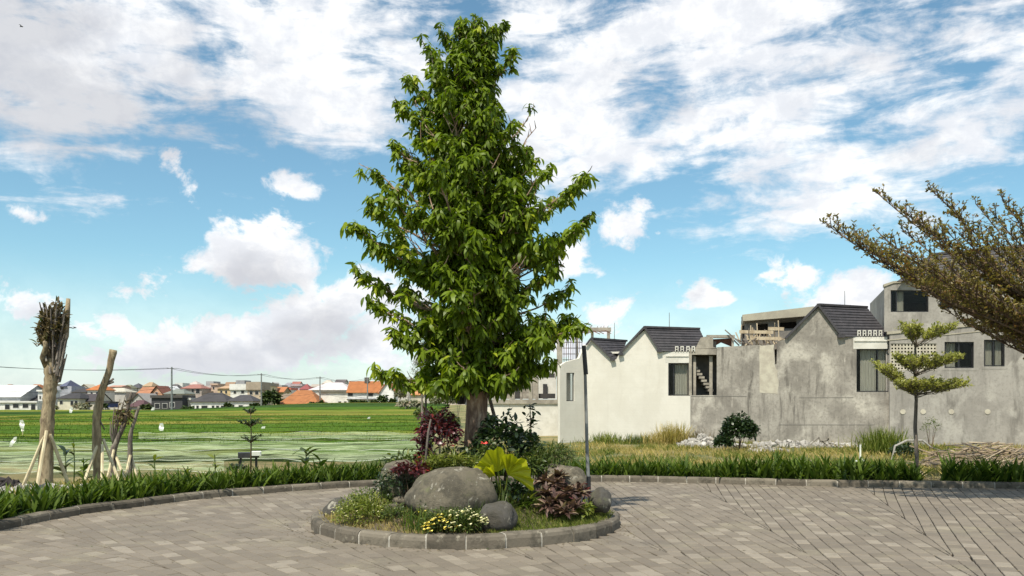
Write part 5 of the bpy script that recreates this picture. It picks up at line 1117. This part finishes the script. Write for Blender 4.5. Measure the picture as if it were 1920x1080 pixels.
for (px, Y, rad, n_, leaf, mt, lift, lab, sd_) in ((760, 12.1, (.34, .3, .30), 700, (.10, .035), 'leaf_mid', .30, 'green shrub behind the creeper covered boulder', 101), (850, 12.0, (.40, .25, .26), 700, (.12, .03), 'leaf_mid', .38, 'yellowish green undergrowth under the red shrub', 102), (900, 11.9, (.34, .25, .34), 600, (.09, .035), 'leaf_dark', .42, 'dark undergrowth hiding the foot of the main trunk', 103),
        (1010, 11.9, (.30, .25, .22), 420, (.10, .03), 'leaf_mid', .40, 'green undergrowth behind the flat boulder', 104), (955, 11.25, (.26, .2, .20), 300, (.10, .035), 'leaf_dark', .16, 'dark low plants under the lime fan leaves', 105), (810, 11.6, (.26, .2, .2), 380, (.09, .02), 'leaf_lime', .36, 'lime green undergrowth beside the bent stick', 106), (1075, 11.7, (.2, .2, .2), 260, (.09, .03), 'leaf_red', .25, 'dark red plant between the flat boulder and the grey pole', 107),
        (880, 11.45, (.26, .16, .12), 300, (.10, .016), 'leaf_lime', .44, 'pale grassy plants along the top of the largest boulder', 108)):
    shrub('undergrowth', L(px, Y), rad, n_, leaf, mt, lab, 'plant', None, 4, 'twig_bark', lift, sd_, .4)
# grey pole and support pole
o = thing('pole', L(1099, 12.9), 'tall thin grey pole with dark sleeved top at the right rear of the island', 'pole')
mb = MB(); mb.tube([P(1104, 925, 12.9), P(1101, 850, 12.9), P(1099, 770, 12.9), P(1097, 690, 12.9), P(1095.5, 652, 12.9)], [.030, .028, .026, .024, .024], 8); mb.build('shaft', M('metal_grey'), o)
mb = MB(); mb.tube([P(1098.5, 702, 12.88), P(1094.5, 648, 12.88)], [.036, .034], 8); mb.build('sleeve', M('black_plastic'), o)
mb = MB(); mb.tube([P(1104, 932, 12.9), P(1103.5, 893, 12.9)], [.036, .036], 8); mb.build('foot_sleeve', M('black_plastic'), o)
mb = MB(); mb.tube([P(798, 800, 12.7), P(799, 700, 12.7), P(800, 640, 12.6)], [.018, .016, .014], 6); tag(mb.build('support_pole', M('bark_grey')), 'thin upright pole reaching into the lower left of the crown', 'pole')
mb = MB(); mb.tube([P(932, 800, 12.5), P(903, 690, 12.4)], [.028, .024], 6); tag(mb.build('prop', M('bark_grey')), 'leaning wooden prop right behind the main trunk', 'prop')
mb = MB(); vs = []; c = P(865, 758, 12.6)
mb.tube([c, c + Vector((0, 0, .05)), c + Vector((0, 0, .13))], [.055, .075, .085], 12); mb.tube([c + Vector((.02, 0, .13)), c + Vector((.03, 0, .32))], [.004, .004], 4); tag(mb.build('hanging_pot', M('black_plastic')), 'small dark hanging pot at the left side of the main trunk', 'pot')
# grass on the island
r = np.random.default_rng(77)
def blades(n, xs, ys, zf, L, W, mat, name, filt=None, tint=(0, .99), pitch=(1.15, .3)):
    x = r.uniform(*xs, n); y = r.uniform(*ys, n)
    if filt is not None: k = filt(x, y); x, y = x[k], y[k]
    z = zf(x, y); n = len(x); t = (np.array([(0, -W / 2, 0), (0, W / 2, 0), (L * .6, -W / 3, 0.02 * L), (L * .6, W / 3, .02 * L), (L, 0, -.12 * L)]), None)
    V0 = np.array([(0, -W / 2, 0), (0, W / 2, 0), (L * .55, 0.0, 0), (L, W * .2, -.15 * L)]); F0 = np.array([(0, 1, 3, 2)])
    V, F, T = scatter((V0, F0), np.stack([x, y, z], 1), rotm(r.uniform(0, 6.28, n), r.normal(*pitch, n), r.normal(0, .4, n)), r.uniform(.5, 1.3, n), r.uniform(*tint, n))
    return tag(link_mesh(name, npmesh(name, V, F, T), M(mat)), kind='stuff')
isl_f = lambda lo, hi: (lambda x, y: (np.hypot(x - IC[0], y - IC[1]) < IR - .13) & (x > lo) & (x < hi))
tag(blades(26000, (-.6, 1.6), (9.8, 13.5), mound, .075, .007, 'grass_green', 'island_grass', isl_f(-.3, 2)), 'short trimmed grass at the right front of the island', 'grass')
tag(blades(14000, (-2.9, .3), (9.8, 14.2), mound, .07, .007, 'grass_dry', 'dry_island_grass', isl_f(-3, .0)), 'thin dry grass over the soil of the island', 'grass')
# dropped leaves and debris on the island soil
mb = MB()
for k in range(500):
    a = rng.uniform(0, 6.28); q = (IR - .2) * math.sqrt(rng.random()); x, y = IC[0] + q * math.cos(a), IC[1] + q * math.sin(a); mb.cur = rng.random(); z = float(mound(x, y)) + .012; an = rng.uniform(0, 6.28); l = .05
    mb.add([(x, y, z), (x + l * .5 * math.cos(an) - .012 * math.sin(an), y + l * .5 * math.sin(an) + .012 * math.cos(an), z + .01), (x + l * math.cos(an), y + l * math.sin(an), z), (x + l * .5 * math.cos(an) + .012 * math.sin(an), y + l * .5 * math.sin(an) - .012 * math.cos(an), z + .004)], [(0, 1, 2, 3)])
tag(mb.build('fallen_leaves', M('leaf_bronze')), 'scattered fallen leaves on the island soil', 'leaves', kind='stuff')

# ================================================================ HEDGE OF STRAP-LEAVED PLANTS
hm = []
def hedge_geo(seed):
    r_ = np.random.default_rng(seed); n = 19; L_ = .50
    t = strap(L_, .058, 5, .34, .04, lambda s: (.55 + .9 * s if s < .45 else 1.0 - (s - .45) * 1.7) + .03)
    p = np.stack([r_.normal(0, .045, n), r_.normal(0, .045, n), np.full(n, -.02)], 1)
    return scatter(t, p, rotm(r_.uniform(0, 6.28, n), np.clip(r_.normal(1.22, .24, n), .4, 1.5), r_.normal(0, .35, n)), r_.uniform(.55, 1.08, n), np.clip(r_.uniform(0, .84, n), 0, .9))
hlib = [hedge_geo(k) for k in range(9)]
for g in hlib: me = npmesh('hedge_plant', *g); me.materials.append(M('leaf_strap')); hm.append(me)
KQ, _ = resample(KC, .05); seg = []; acc = 0
cand = []
for i in range(len(KQ) - 1):
    a, b_ = KQ[i], KQ[i + 1]; tn = (b_ - a) / np.linalg.norm(b_ - a); nn = np.array([-tn[1], tn[0]])
    m_ = a + nn * .3
    if inside([m_[0]], [m_[1]])[0]: nn = -nn
    cand.append((a, nn))
hs = []; back = []
for row, (off, st) in enumerate(((.26, 4), (.44, 4), (.62, 4), (.8, 5))):
    for i in range(row * 2, len(cand), st):
        a, nn = cand[i]; p = a + nn * (off + rng.normal(0, .03)); p = p + rng.normal(0, .03, 2)
        if p[1] < 4 or (abs(p[0]) > 12.5): continue
        if abs(p[0] - lx) < .27 and abs(p[1] - ly) < 1.2: continue
        vis = abs(p[0] / p[1]) < .63
        if p[0] < -2 and -.60 < p[0] / p[1] < -.30 and rng.random() < .18: continue
        hh = 1.0 if p[0] < -3 else (.98 if p[0] < 4.5 else 1.2)
        (hs if (vis and row < 2) else back).append((p, hh * rng.uniform(.75, 1.15)))
hs.sort(key=lambda q: q[0][1]); 
if len(hs) > 296: back += hs[296:]; hs = hs[:296]
for k, (p, s_) in enumerate(hs):
    o = bpy.data.objects.new('hedge_plant', hm[k % 9]); COL.objects.link(o); o.location = (p[0], p[1], float(terrain(p[0], p[1]))); o.rotation_euler = (0, 0, rng.uniform(0, 6.28)); o.scale = (s_,) * 3
    tag(o, 'dark green strap leaved plant in the low hedge lining the outer kerb', 'plant', 'strap leaved hedge plants along the outer kerb')
bp = np.array([(p[0], p[1], float(terrain(p[0], p[1]))) for p, _ in back]); bsc = np.array([q[1] for q in back])
V, F, T = place_whorls(bp, rng.uniform(0, 6.28, len(bp)), bsc, np.zeros(len(bp)), hlib)
tag(link_mesh('hedge_rear_rows', npmesh('hedge', V, F, T), M('leaf_strap')), 'rear rows of the strap leaved hedge', 'plants', kind='stuff')
plant_tuft('agave', (float(P(1455, 0, 18.6).x), 18.5, .08), 34, .72, .06, 'leaf_strap', 'largest spiky plant standing taller than the right hedge', 'plant', None, .03, (1.05, .28), .15, 5)

# ================================================================ OPEN GROUND BEHIND THE HEDGE
outf = lambda lo, hi: (lambda x, y: (lambda d: (d > lo) & (d < hi) & (np.abs(x / y) < .72))(kdist(x, y)))
r = np.random.default_rng(78)
tag(blades(60000, (-20, 22), (12, 34), terrain, .20, .012, 'grass_dry', 'dry_grass', outf(.9, 14)), 'dry yellow grass on the ground behind the hedge', 'grass')
tag(blades(60000, (-20, 22), (12, 34), terrain, .15, .012, 'grass_green', 'green_grass', (lambda x, y: outf(.5, 14)(x, y) & (np.sin(x * 1.1 + y * .7) + np.sin(y * 2.3 - x * .6) + np.sin(x * 3.1) * .5 > .1))), 'short green grass on the ground behind the hedge', 'grass')
tz = lambda x, y: np.where(kdist(x, y) < 16, terrain(x, y), base_h(x, y))
bh = lambda x, y: base_h(np.asarray(x), np.asarray(y)) 
tag(blades(30000, (-1, 36), (30, 53), bh, .30, .03, 'grass_dry', 'far_dry_grass', lambda x, y: (x / y > -.05) & (x / y < .7) & (np.abs(np.sin(x * .8) + np.cos(y * .5 + x)) > .5)), 'yellow grass in front of the houses', 'grass')
tag(blades(42000, (-1, 36), (30, 52.5), bh, .25, .03, 'grass_green', 'far_green_grass', lambda x, y: (x / y > -.05) & (x / y < .7) & (np.sin(x * .9 + y * .4) + np.sin(y * .8 - x * .5) > .2)), 'green weeds in front of the houses', 'grass')
def gp(px, Y): x = (px - 960) / FX * Y; return Vector((x, Y, float(terrain(x, Y)) if Y < 34 else float(base_h(x, Y))))
# tall yellow grass tuft beside the cream wall
for k, (px, Y, n_, l_, mt, lab) in enumerate(((1262, 51, 500, 1.5, 'grass_dry', 'tall golden grass tuft at the foot of the cream wall'), (1228, 51.5, 260, .9, 'grass_dry', 'lower golden grass left of the tall tuft by the cream wall'), (1300, 51, 220, 1.1, 'leaf_dry', 'dull brown grass beside the white rubble heap'), (1655, 42, 900, 1.5, 'grass_green', 'round bright green grass clump by the seam of the grey walls'), (1135, 51.8, 300, .8, 'grass_green', 'weeds below the left end of the cream wall'), (1190, 51.8, 300, .7, 'leaf_mid', 'dark weeds below the middle of the cream wall'))):
    plant_tuft('grass_tuft', tuple(gp(px, Y)), n_, l_, .05, mt, lab, 'grass', None, .45 if k != 3 else .5, (1.15, .3), .25, 500 + k, 3)
# dark bush before the grey wall
c = gp(1385, 45); shrub('bush', c, (1.0, .8, 1.02), 2300, (.20, .11), 'leaf_dark', 'dark green bush standing before the grey cement wall', lift=.95, stems=6, seed=60, droop=.3)
c = gp(1357, 44.5); shrub('bush', c, (.5, .5, .42), 600, (.19, .10), 'leaf_dark', 'low dark shoot at the left foot of the dark bush', lift=.42, stems=4, seed=61, droop=.3)
c = gp(1745, 45); shrub('bush', c, (.5, .4, .7), 260, (.12, .03), 'leaf_mid', 'thin pale shrub before the concrete house right of the tiered tree', lift=1.2, stems=6, seed=62)
c = gp(1695, 38); shrub('bush', c, (.7, .5, .45), 800, (.12, .06), 'leaf_dark', 'dark shrub behind the tiered tree', lift=.35, stems=3, seed=63)
# rubble
def heap(label, cx, Y, wx, wy, h, n, s0, s1, mats, seed, cat='rubble', name='rubble_heap', piece='stone', solo_n=60):
    r_ = random.Random(seed); c = gp(cx, Y); o = thing(name, c, label, cat); rest_ = MB()
    for k in range(n):
        a = r_.uniform(0, 6.28); q = math.sqrt(r_.random()); x = c.x + wx * q * math.cos(a); y = c.y + wy * q * math.sin(a); z = c.z + h * (1 - q) * r_.uniform(.5, 1.0); s = r_.uniform(s0, s1)
        mb = MB(); q_ = Matrix.Rotation(r_.uniform(0, 3), 3, Vector((r_.random(), r_.random(), r_.random() + .1)).normalized())
        cs = [Vector((sx * s * r_.uniform(.35, .6), sy * s * r_.uniform(.35, .6), sz * s * r_.uniform(.2, .45))) for sz in (-1, 1) for sx, sy in ((-1, -1), (1, -1), (1, 1), (-1, 1))]
        cs = [Vector((x, y, z + s * .2)) + q_ @ v for v in cs]
        if k < solo_n: mb.hexa(cs); mb.build(piece, M(mats[k % len(mats)]), o)
        else: rest_.hexa(cs)
    tag(rest_.build('debris', M(mats[0]), o), kind='stuff'); return o
heap('white rubble heap at the seam of the cream and grey walls', 1316, 48.5, 1.5, .9, .75, 420, .06, .26, ['rubble', 'white_trim', 'rubble', 'raw_concrete'], 1)
heap('low strip of grey rubble along the foot of the grey wall', 1490, 48.5, 4.6, .6, .30, 420, .06, .30, ['rubble', 'raw_concrete', 'rubble'], 2)
heap('scattered white rubble right of the dark bush', 1440, 44, 1.1, .6, .25, 120, .06, .2, ['rubble', 'raw_concrete'], 3)
# broken frames leaning on the rubble, white post
mb = MB()
for k in range(14): x = 1535 + rng.uniform(0, 80); mb.bar(gp(x, 46) + Vector((0, 0, rng.uniform(.1, .7))), gp(x + rng.uniform(-20, 20), 46) + Vector((0, 0, rng.uniform(.1, .8))), .06)
tag(mb.build('broken_battens', M('raw_concrete')), 'broken grey battens lying on the rubble left of the white post', 'battens')
o = thing('white_post', gp(1613, 30), 'short white post standing behind the right hedge', 'post'); a = gp(1613, 30); mb = MB(); mb.box(a + Vector((0, 0, .45)), (.045, .045, 1.15)); mb.build('post', M('cloth_white'), o); mb = MB(); mb.bar(a + Vector((-.22, -.05, .42)), a + Vector((.1, -.05, .5)), .05, .09); mb.build('rag', M('cloth_white'), o)
# timber pile: poles one by one
o = thing('timber_pile', gp(1840, 34), 'long untidy pile of used wooden poles before the concrete house', 'timber'); r_ = random.Random(4); rest_ = MB()
for k in range(330):
    px = 1738 + 240 * r_.random(); Y = 31 + 4 * r_.random(); b0 = gp(px, Y); hgt = (.62 + .35 * math.sin((px - 1740) / 70.)) * (1 - abs(Y - 33.2) / 3) * r_.random() + .05; ln = r_.uniform(.5, 1.8); an = r_.gauss(.0, .75) + (math.pi if r_.random() < .3 else 0); tl_ = r_.gauss(0, .16)
    d = Vector((math.cos(an) * math.cos(tl_), math.sin(an) * math.cos(tl_), math.sin(tl_))) * ln / 2; c_ = b0 + Vector((0, 0, hgt)); w_ = r_.uniform(.03, .075)
    mb = MB() if k < 230 else rest_
    if k % 3: mb.bar(c_ - d, c_ + d, w_, w_ * .6)
    else: mb.tube([c_ - d, c_ + d], [w_ * .5, w_ * .4], 6)
    if k < 230: mb.build('timber', M(['dry_wood', 'pale_wood', 'dry_wood', 'bark_grey'][k % 4]), o)
tag(rest_.build('small_timber', M('dry_wood'), o), kind='stuff')
c = gp(1690, 36); mb = MB(); pts = [P(1672, 862, 30), P(1678, 836, 30), P(1700, 826, 30.3), P(1730, 826, 30.5), P(1745, 838, 30.5)]; mb.tube(pts, [.02, .03, .035, .04, .03], 8, True, .6); tag(mb.build('plastic_sheet', M('rubble')), 'crumpled whitish plastic sheet arched over the dark shrub', 'sheet')
heap('dark heap of soil at the far left edge', 5, 20, 1.0, .7, .45, 300, .08, .3, ['dark_soil'], 9, 'soil', 'soil_heap', 'clod', 30)
# pale gravel ring at the foot of the thickest trunk
heap('pale stones round the foot of the thickest trunk', 88, 15.8, .95, .45, .08, 170, .05, .16, ['rubble', 'white_trim'], 12, 'stones', 'stone_ring', 'stone', 40)

tag(blades(42000, (-66, -3), (50, 112), (lambda x, y: base_h(x, y) + .27), .20, .07, 'leaf_rice', 'rice_plants', (lambda x, y: (x / y > -.66) & (x / y < -.09) & (np.abs(((y * (1 + .0015 * (x + 40))) % 1.3) - .65) < .45)), pitch=(1.35, .2)), 'rows of young rice plants', 'rice')
# ---- nets over the first beds
def net(label, pts0, pts1, Y0, Y1, seed, cnt=60):
    """cloth strip from line pts0 (far) to pts1 (near), gathered into folds"""
    mb = MB(); vs = []; K = 7
    for k in range(cnt + 1):
        u = k / cnt; x0 = np.interp(u, np.linspace(0, 1, len(pts0)), pts0); x1 = np.interp(u, np.linspace(0, 1, len(pts1)), pts1)
        for s in range(K + 1):
            v = s / K; px = x0 + (x1 - x0) * v; Y = Y0 + (Y1 - Y0) * v + .5 * math.sin(u * 9 + seed); x = (px - 960) / FX * Y
            h = float(base_h(np.array(x), np.array(Y))) + .42 + .16 * mnoise.noise(Vector((x * .5, Y * 1.1, seed))) + .10 * mnoise.noise(Vector((x * .15, Y * 3.5, seed)))
            if s in (0, K): h -= .08
            vs.append((x, Y, h))
    mb.add(vs, [(k * (K + 1) + s, (k + 1) * (K + 1) + s, (k + 1) * (K + 1) + s + 1, k * (K + 1) + s + 1) for k in range(cnt) for s in range(K)])
    o = mb.build('netting', M('netting'), None, True); tag(o, label, 'net', 'pale nets spread over the near rice beds')
    mb = MB(); 
    for s in (0, K): mb.tube([Vector(vs[k * (K + 1) + s]) + Vector((0, 0, .03)) for k in range(0, cnt + 1)], .007, 4)
    c_ = mb.build('net_cord', M('cloth_white'), None); c_.parent = o
net('farthest pale net, reaching right to the red shrub', [260, 820], [260, 820], 62, 54, 1.0)
net('middle pale net over the rice beds', [-20, 800], [-20, 800], 51, 44, 2.0)
net('nearest pale net, just beyond the hedge', [-30, 790], [-30, 790], 42, 36, 3.0)
net('short pale net at the left behind the staked trunks', [-30, 420], [-30, 420], 34, 31, 4.0)
# ---- white scare flags on canes
flags = [(42, 800, 60, -.1), (24, 832, 48, .5), (133, 772, 150, .1), (303, 806, 66, 0), (286, 772, 170, .2), (407, 778, 150, 0), (426, 775, 165, .9), (497, 790, 120, .3), (490, 812, 70, .4), (515, 776, 165, .3), (547, 777, 140, -.6), (612, 783, 120, 0), (690, 790, 95, .3)]
fl = ['tall narrow flag left of the thickest trunk', 'lowest tilted flag near the soil heap', 'flag just right of the thickest trunk', 'large flag in the middle of the left paddy', 'far flag left of the tallest utility pole', 'flag below the large dark hip roof', 'small far flag right of the one below the hip roof', 'thin tilted flag left of the large orange roof', 'flag on a bent cane before the dark terrace', 'small flag below the round tree', 'tilted flag below the large orange roof', 'bright flag right of the large orange roof', 'rightmost flag on the lime terrace']
for (px, py, Y, tl_), lab in zip(flags, fl):
    c = P(px, py, Y); zb = float(base_h(np.array(c.x), np.array(Y))); o = thing('scare_flag', (c.x, Y, zb), 'white ' + lab, 'flag', 'white bird scaring flags in the paddy')
    s = .42 * Y / 60 * (1.1 if Y < 80 else .72); top_ = c + Vector((tl_ * s, 0, s)); mb = MB(); mb.tube([(c.x - tl_ * .3, Y, zb), c, top_], .02 + Y * .0001, 4); mb.build('cane', M('bamboo'), o)
    mb = MB(); w_ = s * .36; vs = []
    for k in range(6):
        u = k / 5; q = top_.lerp(c - Vector((tl_ * s * .9, 0, s * .7)), u); ww = w_ * (.35 + .65 * math.sin(math.pi * min(1, .2 + .75 * u))); vs += [q + Vector((-ww, .05 * math.sin(k * 2), 0)), q + Vector((ww, -.06 * math.sin(k * 2 + 1), .03))]
    mb.add([v - Vector((0, .04, 0)) for v in vs] , [(2 * k, 2 * k + 2, 2 * k + 3, 2 * k + 1) for k in range(5)]); mb.build('cloth', M('cloth_white'), o)
# ---- young plants behind the left hedge
def young(label, px, py, Y, n_, l_, w_, mat, seed, h=.35):
    """several big leaves on a short stem"""
    b0 = gp(px, Y); top_ = P(px, py, Y); o = thing('young_plant', b0, label, 'plant'); mb = MB(); mb.tube([b0, b0.lerp(top_, .5) + Vector((.02, 0, 0)), top_], [.018, .014, .01], 5); mb.build('stem', M('leaf_mid'), o)
    r_ = np.random.default_rng(seed); t = strap(l_, w_, 4, .5, .25); zz = r_.uniform(.2, 1, n_)[:, None]; pp_ = np.array(b0)[None] * (1 - zz) + np.array(top_)[None] * zz
    for k in range(n_):
        V, F, T = scatter(t, pp_[k:k + 1], rotm(np.array([k * 2.4 + r_.uniform(0, .5)]), r_.normal(.55, .3, 1), r_.normal(0, .3, 1)), r_.uniform(.6, 1.15, 1), r_.uniform(0, .9, 1)); link_mesh('leaf', npmesh('leaf', V, F, T), M(mat), o)
young('dark broad leaved sapling right of the thickest trunk', 122, 845, 18, 9, .42, .14, 'leaf_dark', 1)
young('lime tipped tall shoot behind the dark broad leaved sapling', 138, 826, 19, 5, .34, .08, 'leaf_lime', 2)
young('young plant between the thickest and the leaning trunk', 156, 858, 19, 12, .34, .11, 'leaf_strap', 3)
young('bright green seedling between the bare trunks and the tiered sapling', 289, 862, 19, 6, .28, .08, 'leaf_lime', 4)
young('lime seedling left of the dark tiered sapling', 402, 852, 19, 8, .30, .10, 'leaf_lime', 5)
young('second lime seedling, close to the hedge below the tiered sapling', 352, 874, 17.5, 6, .25, .08, 'leaf_lime', 6)
young('fresh green broad leaved sapling in the middle of the left hedge', 573, 842, 20, 14, .42, .15, 'leaf_mid', 7)
young('grey green leafy shoot right of the broad leaved sapling', 600, 862, 20, 14, .30, .12, 'leaf_strap', 8)
young('narrow green seedling under the large flag', 540, 868, 19, 6, .26, .07, 'leaf_mid', 9)
young('small dark forked seedling on the yellow ground beside the red shrub', 742, 858, 20, 5, .26, .07, 'leaf_dark', 10)
# dark tiered sapling
ly2 = 21.0; sx2 = (470 - 960) / FX * ly2; limbs = []; rr = random.Random(19)
for (pyb, py, hw_, n_) in ((800, 788, 26, 6), (830, 818, 22, 5), (776, 768, 14, 4)):
    for k in range(n_):
        a = 2 * math.pi * k / n_; st = P(470, pyb, ly2); e = P(470 + math.cos(a) * hw_, py, ly2 + math.sin(a) * .35); limbs.append((st, st.lerp(e, .5), e, .010))
umbrella('slim dark tiered sapling standing before the rice beds', (sx2, ly2, -.1), (sx2, ly2, 1.5), limbs, 'leaf_dark', 'twig_bark', twig=.10, leaf=(.06, .03), seed=8, tl=(.05, .14), upw=.3, ros=3, trunk_r=.022, jitter=.6, trunkpts=[tuple(gp(470, ly2)), tuple(P(471, 820, ly2)), tuple(P(470, 765, ly2))])
# low dark table-like frame with a white sheet
o = thing('covered_frame', gp(470, 22), 'low dark frame with a white sheet on it beyond the left hedge', 'frame'); Yf = 22
mb = MB(); mb.box(P(466, 853, Yf), (.52, .4, .13), .3); mb.build('top', M('black_plastic'), o); mb = MB(); mb.box(P(480, 850, Yf - .03), (.26, .42, .10), .3); mb.build('sheet', M('cloth_white'), o)
for dx in (-.2, .2): mb = MB(); a = P(466, 853, Yf) + Vector((dx, 0, 0)); mb.bar(a, Vector((a.x, a.y, gp(470, Yf).z - .05)), .05); mb.build('leg', M('black_plastic'), o)
# ---- far and middle vegetation
def farbush(name, label, px, py, Y, wpx, hpx, n, leaf, mat, seed, cat='tree', lift=.75, base=None):
    s = Y / FX; zc = CH + (HY - py) * s; x = (px - 960) * s; rad = (wpx * s, wpx * s * .8, hpx * s); b0 = Vector((x, Y, float(base_h(np.array(x), np.array(Y))) if base is None else base)); b0.z = min(b0.z, zc)
    return shrub(name, b0, rad, n, leaf, mat, label, cat, None, 5, 'bark_grey', zc - b0.z, seed)
farbush('round_tree', 'dark green round tree between the pale yellow house and the large orange roof', 508, 750, 232, 15, 16, 700, (1.3, .8), 'leaf_far', 71)
farbush('bush', 'low dark bush at the foot of the blank white wall', 605, 760, 230, 8, 7, 200, (.9, .5), 'leaf_far', 72, 'bush'); farbush('bush', 'dark bush before the white house with orange roof', 664, 756, 228, 7, 6, 160, (.9, .5), 'leaf_far', 73, 'bush')
farbush('bush', 'pointed dark bush before the white gable wall', 718, 752, 226, 9, 11, 260, (.9, .5), 'leaf_far', 74, 'bush'); farbush('bush', 'small bush right of the pointed one', 737, 754, 226, 5, 7, 120, (.8, .5), 'leaf_far', 75, 'bush')
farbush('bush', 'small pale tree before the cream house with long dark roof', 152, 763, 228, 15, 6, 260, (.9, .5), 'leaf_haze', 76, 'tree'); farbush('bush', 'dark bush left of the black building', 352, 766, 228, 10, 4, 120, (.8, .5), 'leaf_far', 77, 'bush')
farbush('bush', 'small dark bush at the edge of the field below the third pole', 628, 764, 200, 6, 4, 90, (.8, .5), 'leaf_far', 78, 'bush')
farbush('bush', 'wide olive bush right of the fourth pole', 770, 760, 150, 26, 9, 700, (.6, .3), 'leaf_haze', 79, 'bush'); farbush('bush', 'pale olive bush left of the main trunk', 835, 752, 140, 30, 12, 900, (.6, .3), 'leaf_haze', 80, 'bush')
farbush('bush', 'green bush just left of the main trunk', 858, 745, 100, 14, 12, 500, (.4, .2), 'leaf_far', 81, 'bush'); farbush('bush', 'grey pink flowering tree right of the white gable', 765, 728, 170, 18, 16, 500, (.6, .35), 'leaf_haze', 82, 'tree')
farbush('bush', 'yellow green bush at the right end of the paddy', 800, 778, 70, 26, 14, 900, (.28, .12), 'leaf_mid', 83, 'bush'); farbush('bush', 'tall weeds behind the red shrub', 840, 790, 50, 22, 16, 700, (.25, .08), 'leaf_mid', 84, 'bush')
farbush('bush', 'shrub behind the main trunk before the unfinished house', 900, 790, 45, 26, 20, 700, (.25, .12), 'leaf_far', 85, 'bush'); farbush('bush', 'shrub below the low white wall', 975, 822, 40, 34, 12, 900, (.22, .09), 'leaf_far', 86, 'bush')
shrub('bush', gp(446, 22.3), (.25, .2, .2), 260, (.09, .04), 'leaf_dark', 'dark weeds growing round the low dark frame', 'bush', None, 3, 'twig_bark', .35, 201)
for k_, (px, py, Y, wp, hp, lab) in enumerate(((98, 765, 229, 8, 5, 'dark bush at the foot of the narrow white house'), (192, 762, 231, 7, 5, 'small bush by the blue walled shed'), (222, 745, 300, 10, 6, 'dark tree among the roofs left of the wide grey gable'), (274, 764, 229, 9, 4, 'dark bush left of the black open building'), (346, 742, 300, 8, 7, 'dark tree beside the reddish roofed house'), (386, 740, 300, 9, 5, 'green tree behind the large dark hip roof'), (428, 762, 228, 5, 5, 'small bush between the two dark hip roofs'),
        (478, 762, 226, 9, 4, 'low hedge bush at the second pole'), (536, 743, 262, 9, 6, 'olive tree left of the large orange roof'), (588, 760, 230, 8, 5, 'bush at the right end of the large orange roof'), (680, 757, 227, 6, 4, 'low bush below the canopy of the white house with orange roof'), (700, 757, 226, 5, 5, 'round bush at the corner of the white gable wall'), (750, 742, 235, 10, 10, 'green tree right of the white gable wall'), (822, 748, 160, 14, 9, 'dark green tree seen between the red shrub and the main trunk'))):
    farbush('bush', lab, px, py, Y, wp, hp, 240, (.9, .5), 'leaf_far' if k_ % 4 else 'leaf_haze', 210 + k_, 'bush')
mb = MB(); r_ = random.Random(31)      # leaf litter blown against the kerbs and over the blocks
for k in range(900):
    if k < 380: q, nn_ = cand[r_.randrange(len(cand))]; x, y = q - nn_ * abs(r_.gauss(0, .18)) - nn_ * .02
    elif k < 640: a = r_.uniform(0, 6.28); q = IR + .02 + abs(r_.gauss(0, .2)); x, y = IC[0] + q * math.cos(a), IC[1] + q * math.sin(a)
    else: x, y = r_.uniform(-8, 10), r_.uniform(8, 18)
    if not inside([x], [y])[0] or math.hypot(x - IC[0], y - IC[1]) < IR: continue
    mb.cur = r_.random(); an = r_.uniform(0, 6.28); l = r_.uniform(.015, .05); c_, s_ = math.cos(an), math.sin(an); z = .008
    mb.add([(x, y, z), (x + l * .5 * c_ - l * .22 * s_, y + l * .5 * s_ + l * .22 * c_, z + .006), (x + l * c_, y + l * s_, z), (x + l * .5 * c_ + l * .22 * s_, y + l * .5 * s_ - l * .22 * c_, z + .002)], [(0, 1, 2, 3)])
tag(mb.build('leaf_litter', M('leaf_dry')), 'dry leaf litter lying on the paving blocks', 'leaves', kind='stuff')
# feathery casuarina
Yc_ = 60; o = thing('feathery_tree', gp(792, Yc_), 'pale feathery conifer seen under the lower left of the crown', 'tree'); mb = MB(); mb.tube([gp(792, Yc_), P(791, 650, Yc_)], [.12, .03], 6); mb.build('trunk', M('bark_grey'), o); mb = MB(); r_ = random.Random(8); lf = []
for k in range(70):
    y = 655 + 80 * r_.random(); a = r_.uniform(0, 6.28); hw_ = (y - 640) * .33; st = P(791.5, y, Yc_); e = st + Vector((math.cos(a) * hw_ * Yc_ / FX, math.sin(a) * hw_ * Yc_ / FX, .5)); mb.tube([st, e], [.025, .01], 3, False); lf += [tuple(st.lerp(e, q / 9)) for q in range(3, 10)]
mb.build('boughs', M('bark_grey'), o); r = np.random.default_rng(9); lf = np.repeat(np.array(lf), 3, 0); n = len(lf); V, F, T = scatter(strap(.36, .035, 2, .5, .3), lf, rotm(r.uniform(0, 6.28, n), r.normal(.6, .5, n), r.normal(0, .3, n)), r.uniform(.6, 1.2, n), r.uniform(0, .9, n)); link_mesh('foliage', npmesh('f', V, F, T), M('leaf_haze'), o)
# two birds
for (px, py, Y, lab) in ((140, 615, 60, 'small dark bird flying right of the tuft of dry shoots'), (40, 50, 60, 'tiny dark bird high in the clouds at the upper left')):
    c = P(px, py, Y); o = thing('bird', c, lab, 'bird'); mb = MB(); mb.tube([c + Vector((-.11, 0, 0)), c + Vector((-.05, 0, .01)), c + Vector((.04, 0, .015)), c + Vector((.10, 0, .01)), c + Vector((.14, 0, 0))], [.012, .035, .035, .022, .004], 8); mb.build('body', M('black_plastic'), o, True)
    for s in (-1, 1): mb = MB(); mb.prism([[c + Vector((-.03, 0, .02)), c + Vector((.05, 0, .02)), c + Vector((.02, s * .13, .08)), c + Vector((-.04, s * .26, .05)), c + Vector((-.04, s * .12, .07))]], Vector((0, 0, 1)), .008); mb.build('wing', M('black_plastic'), o)
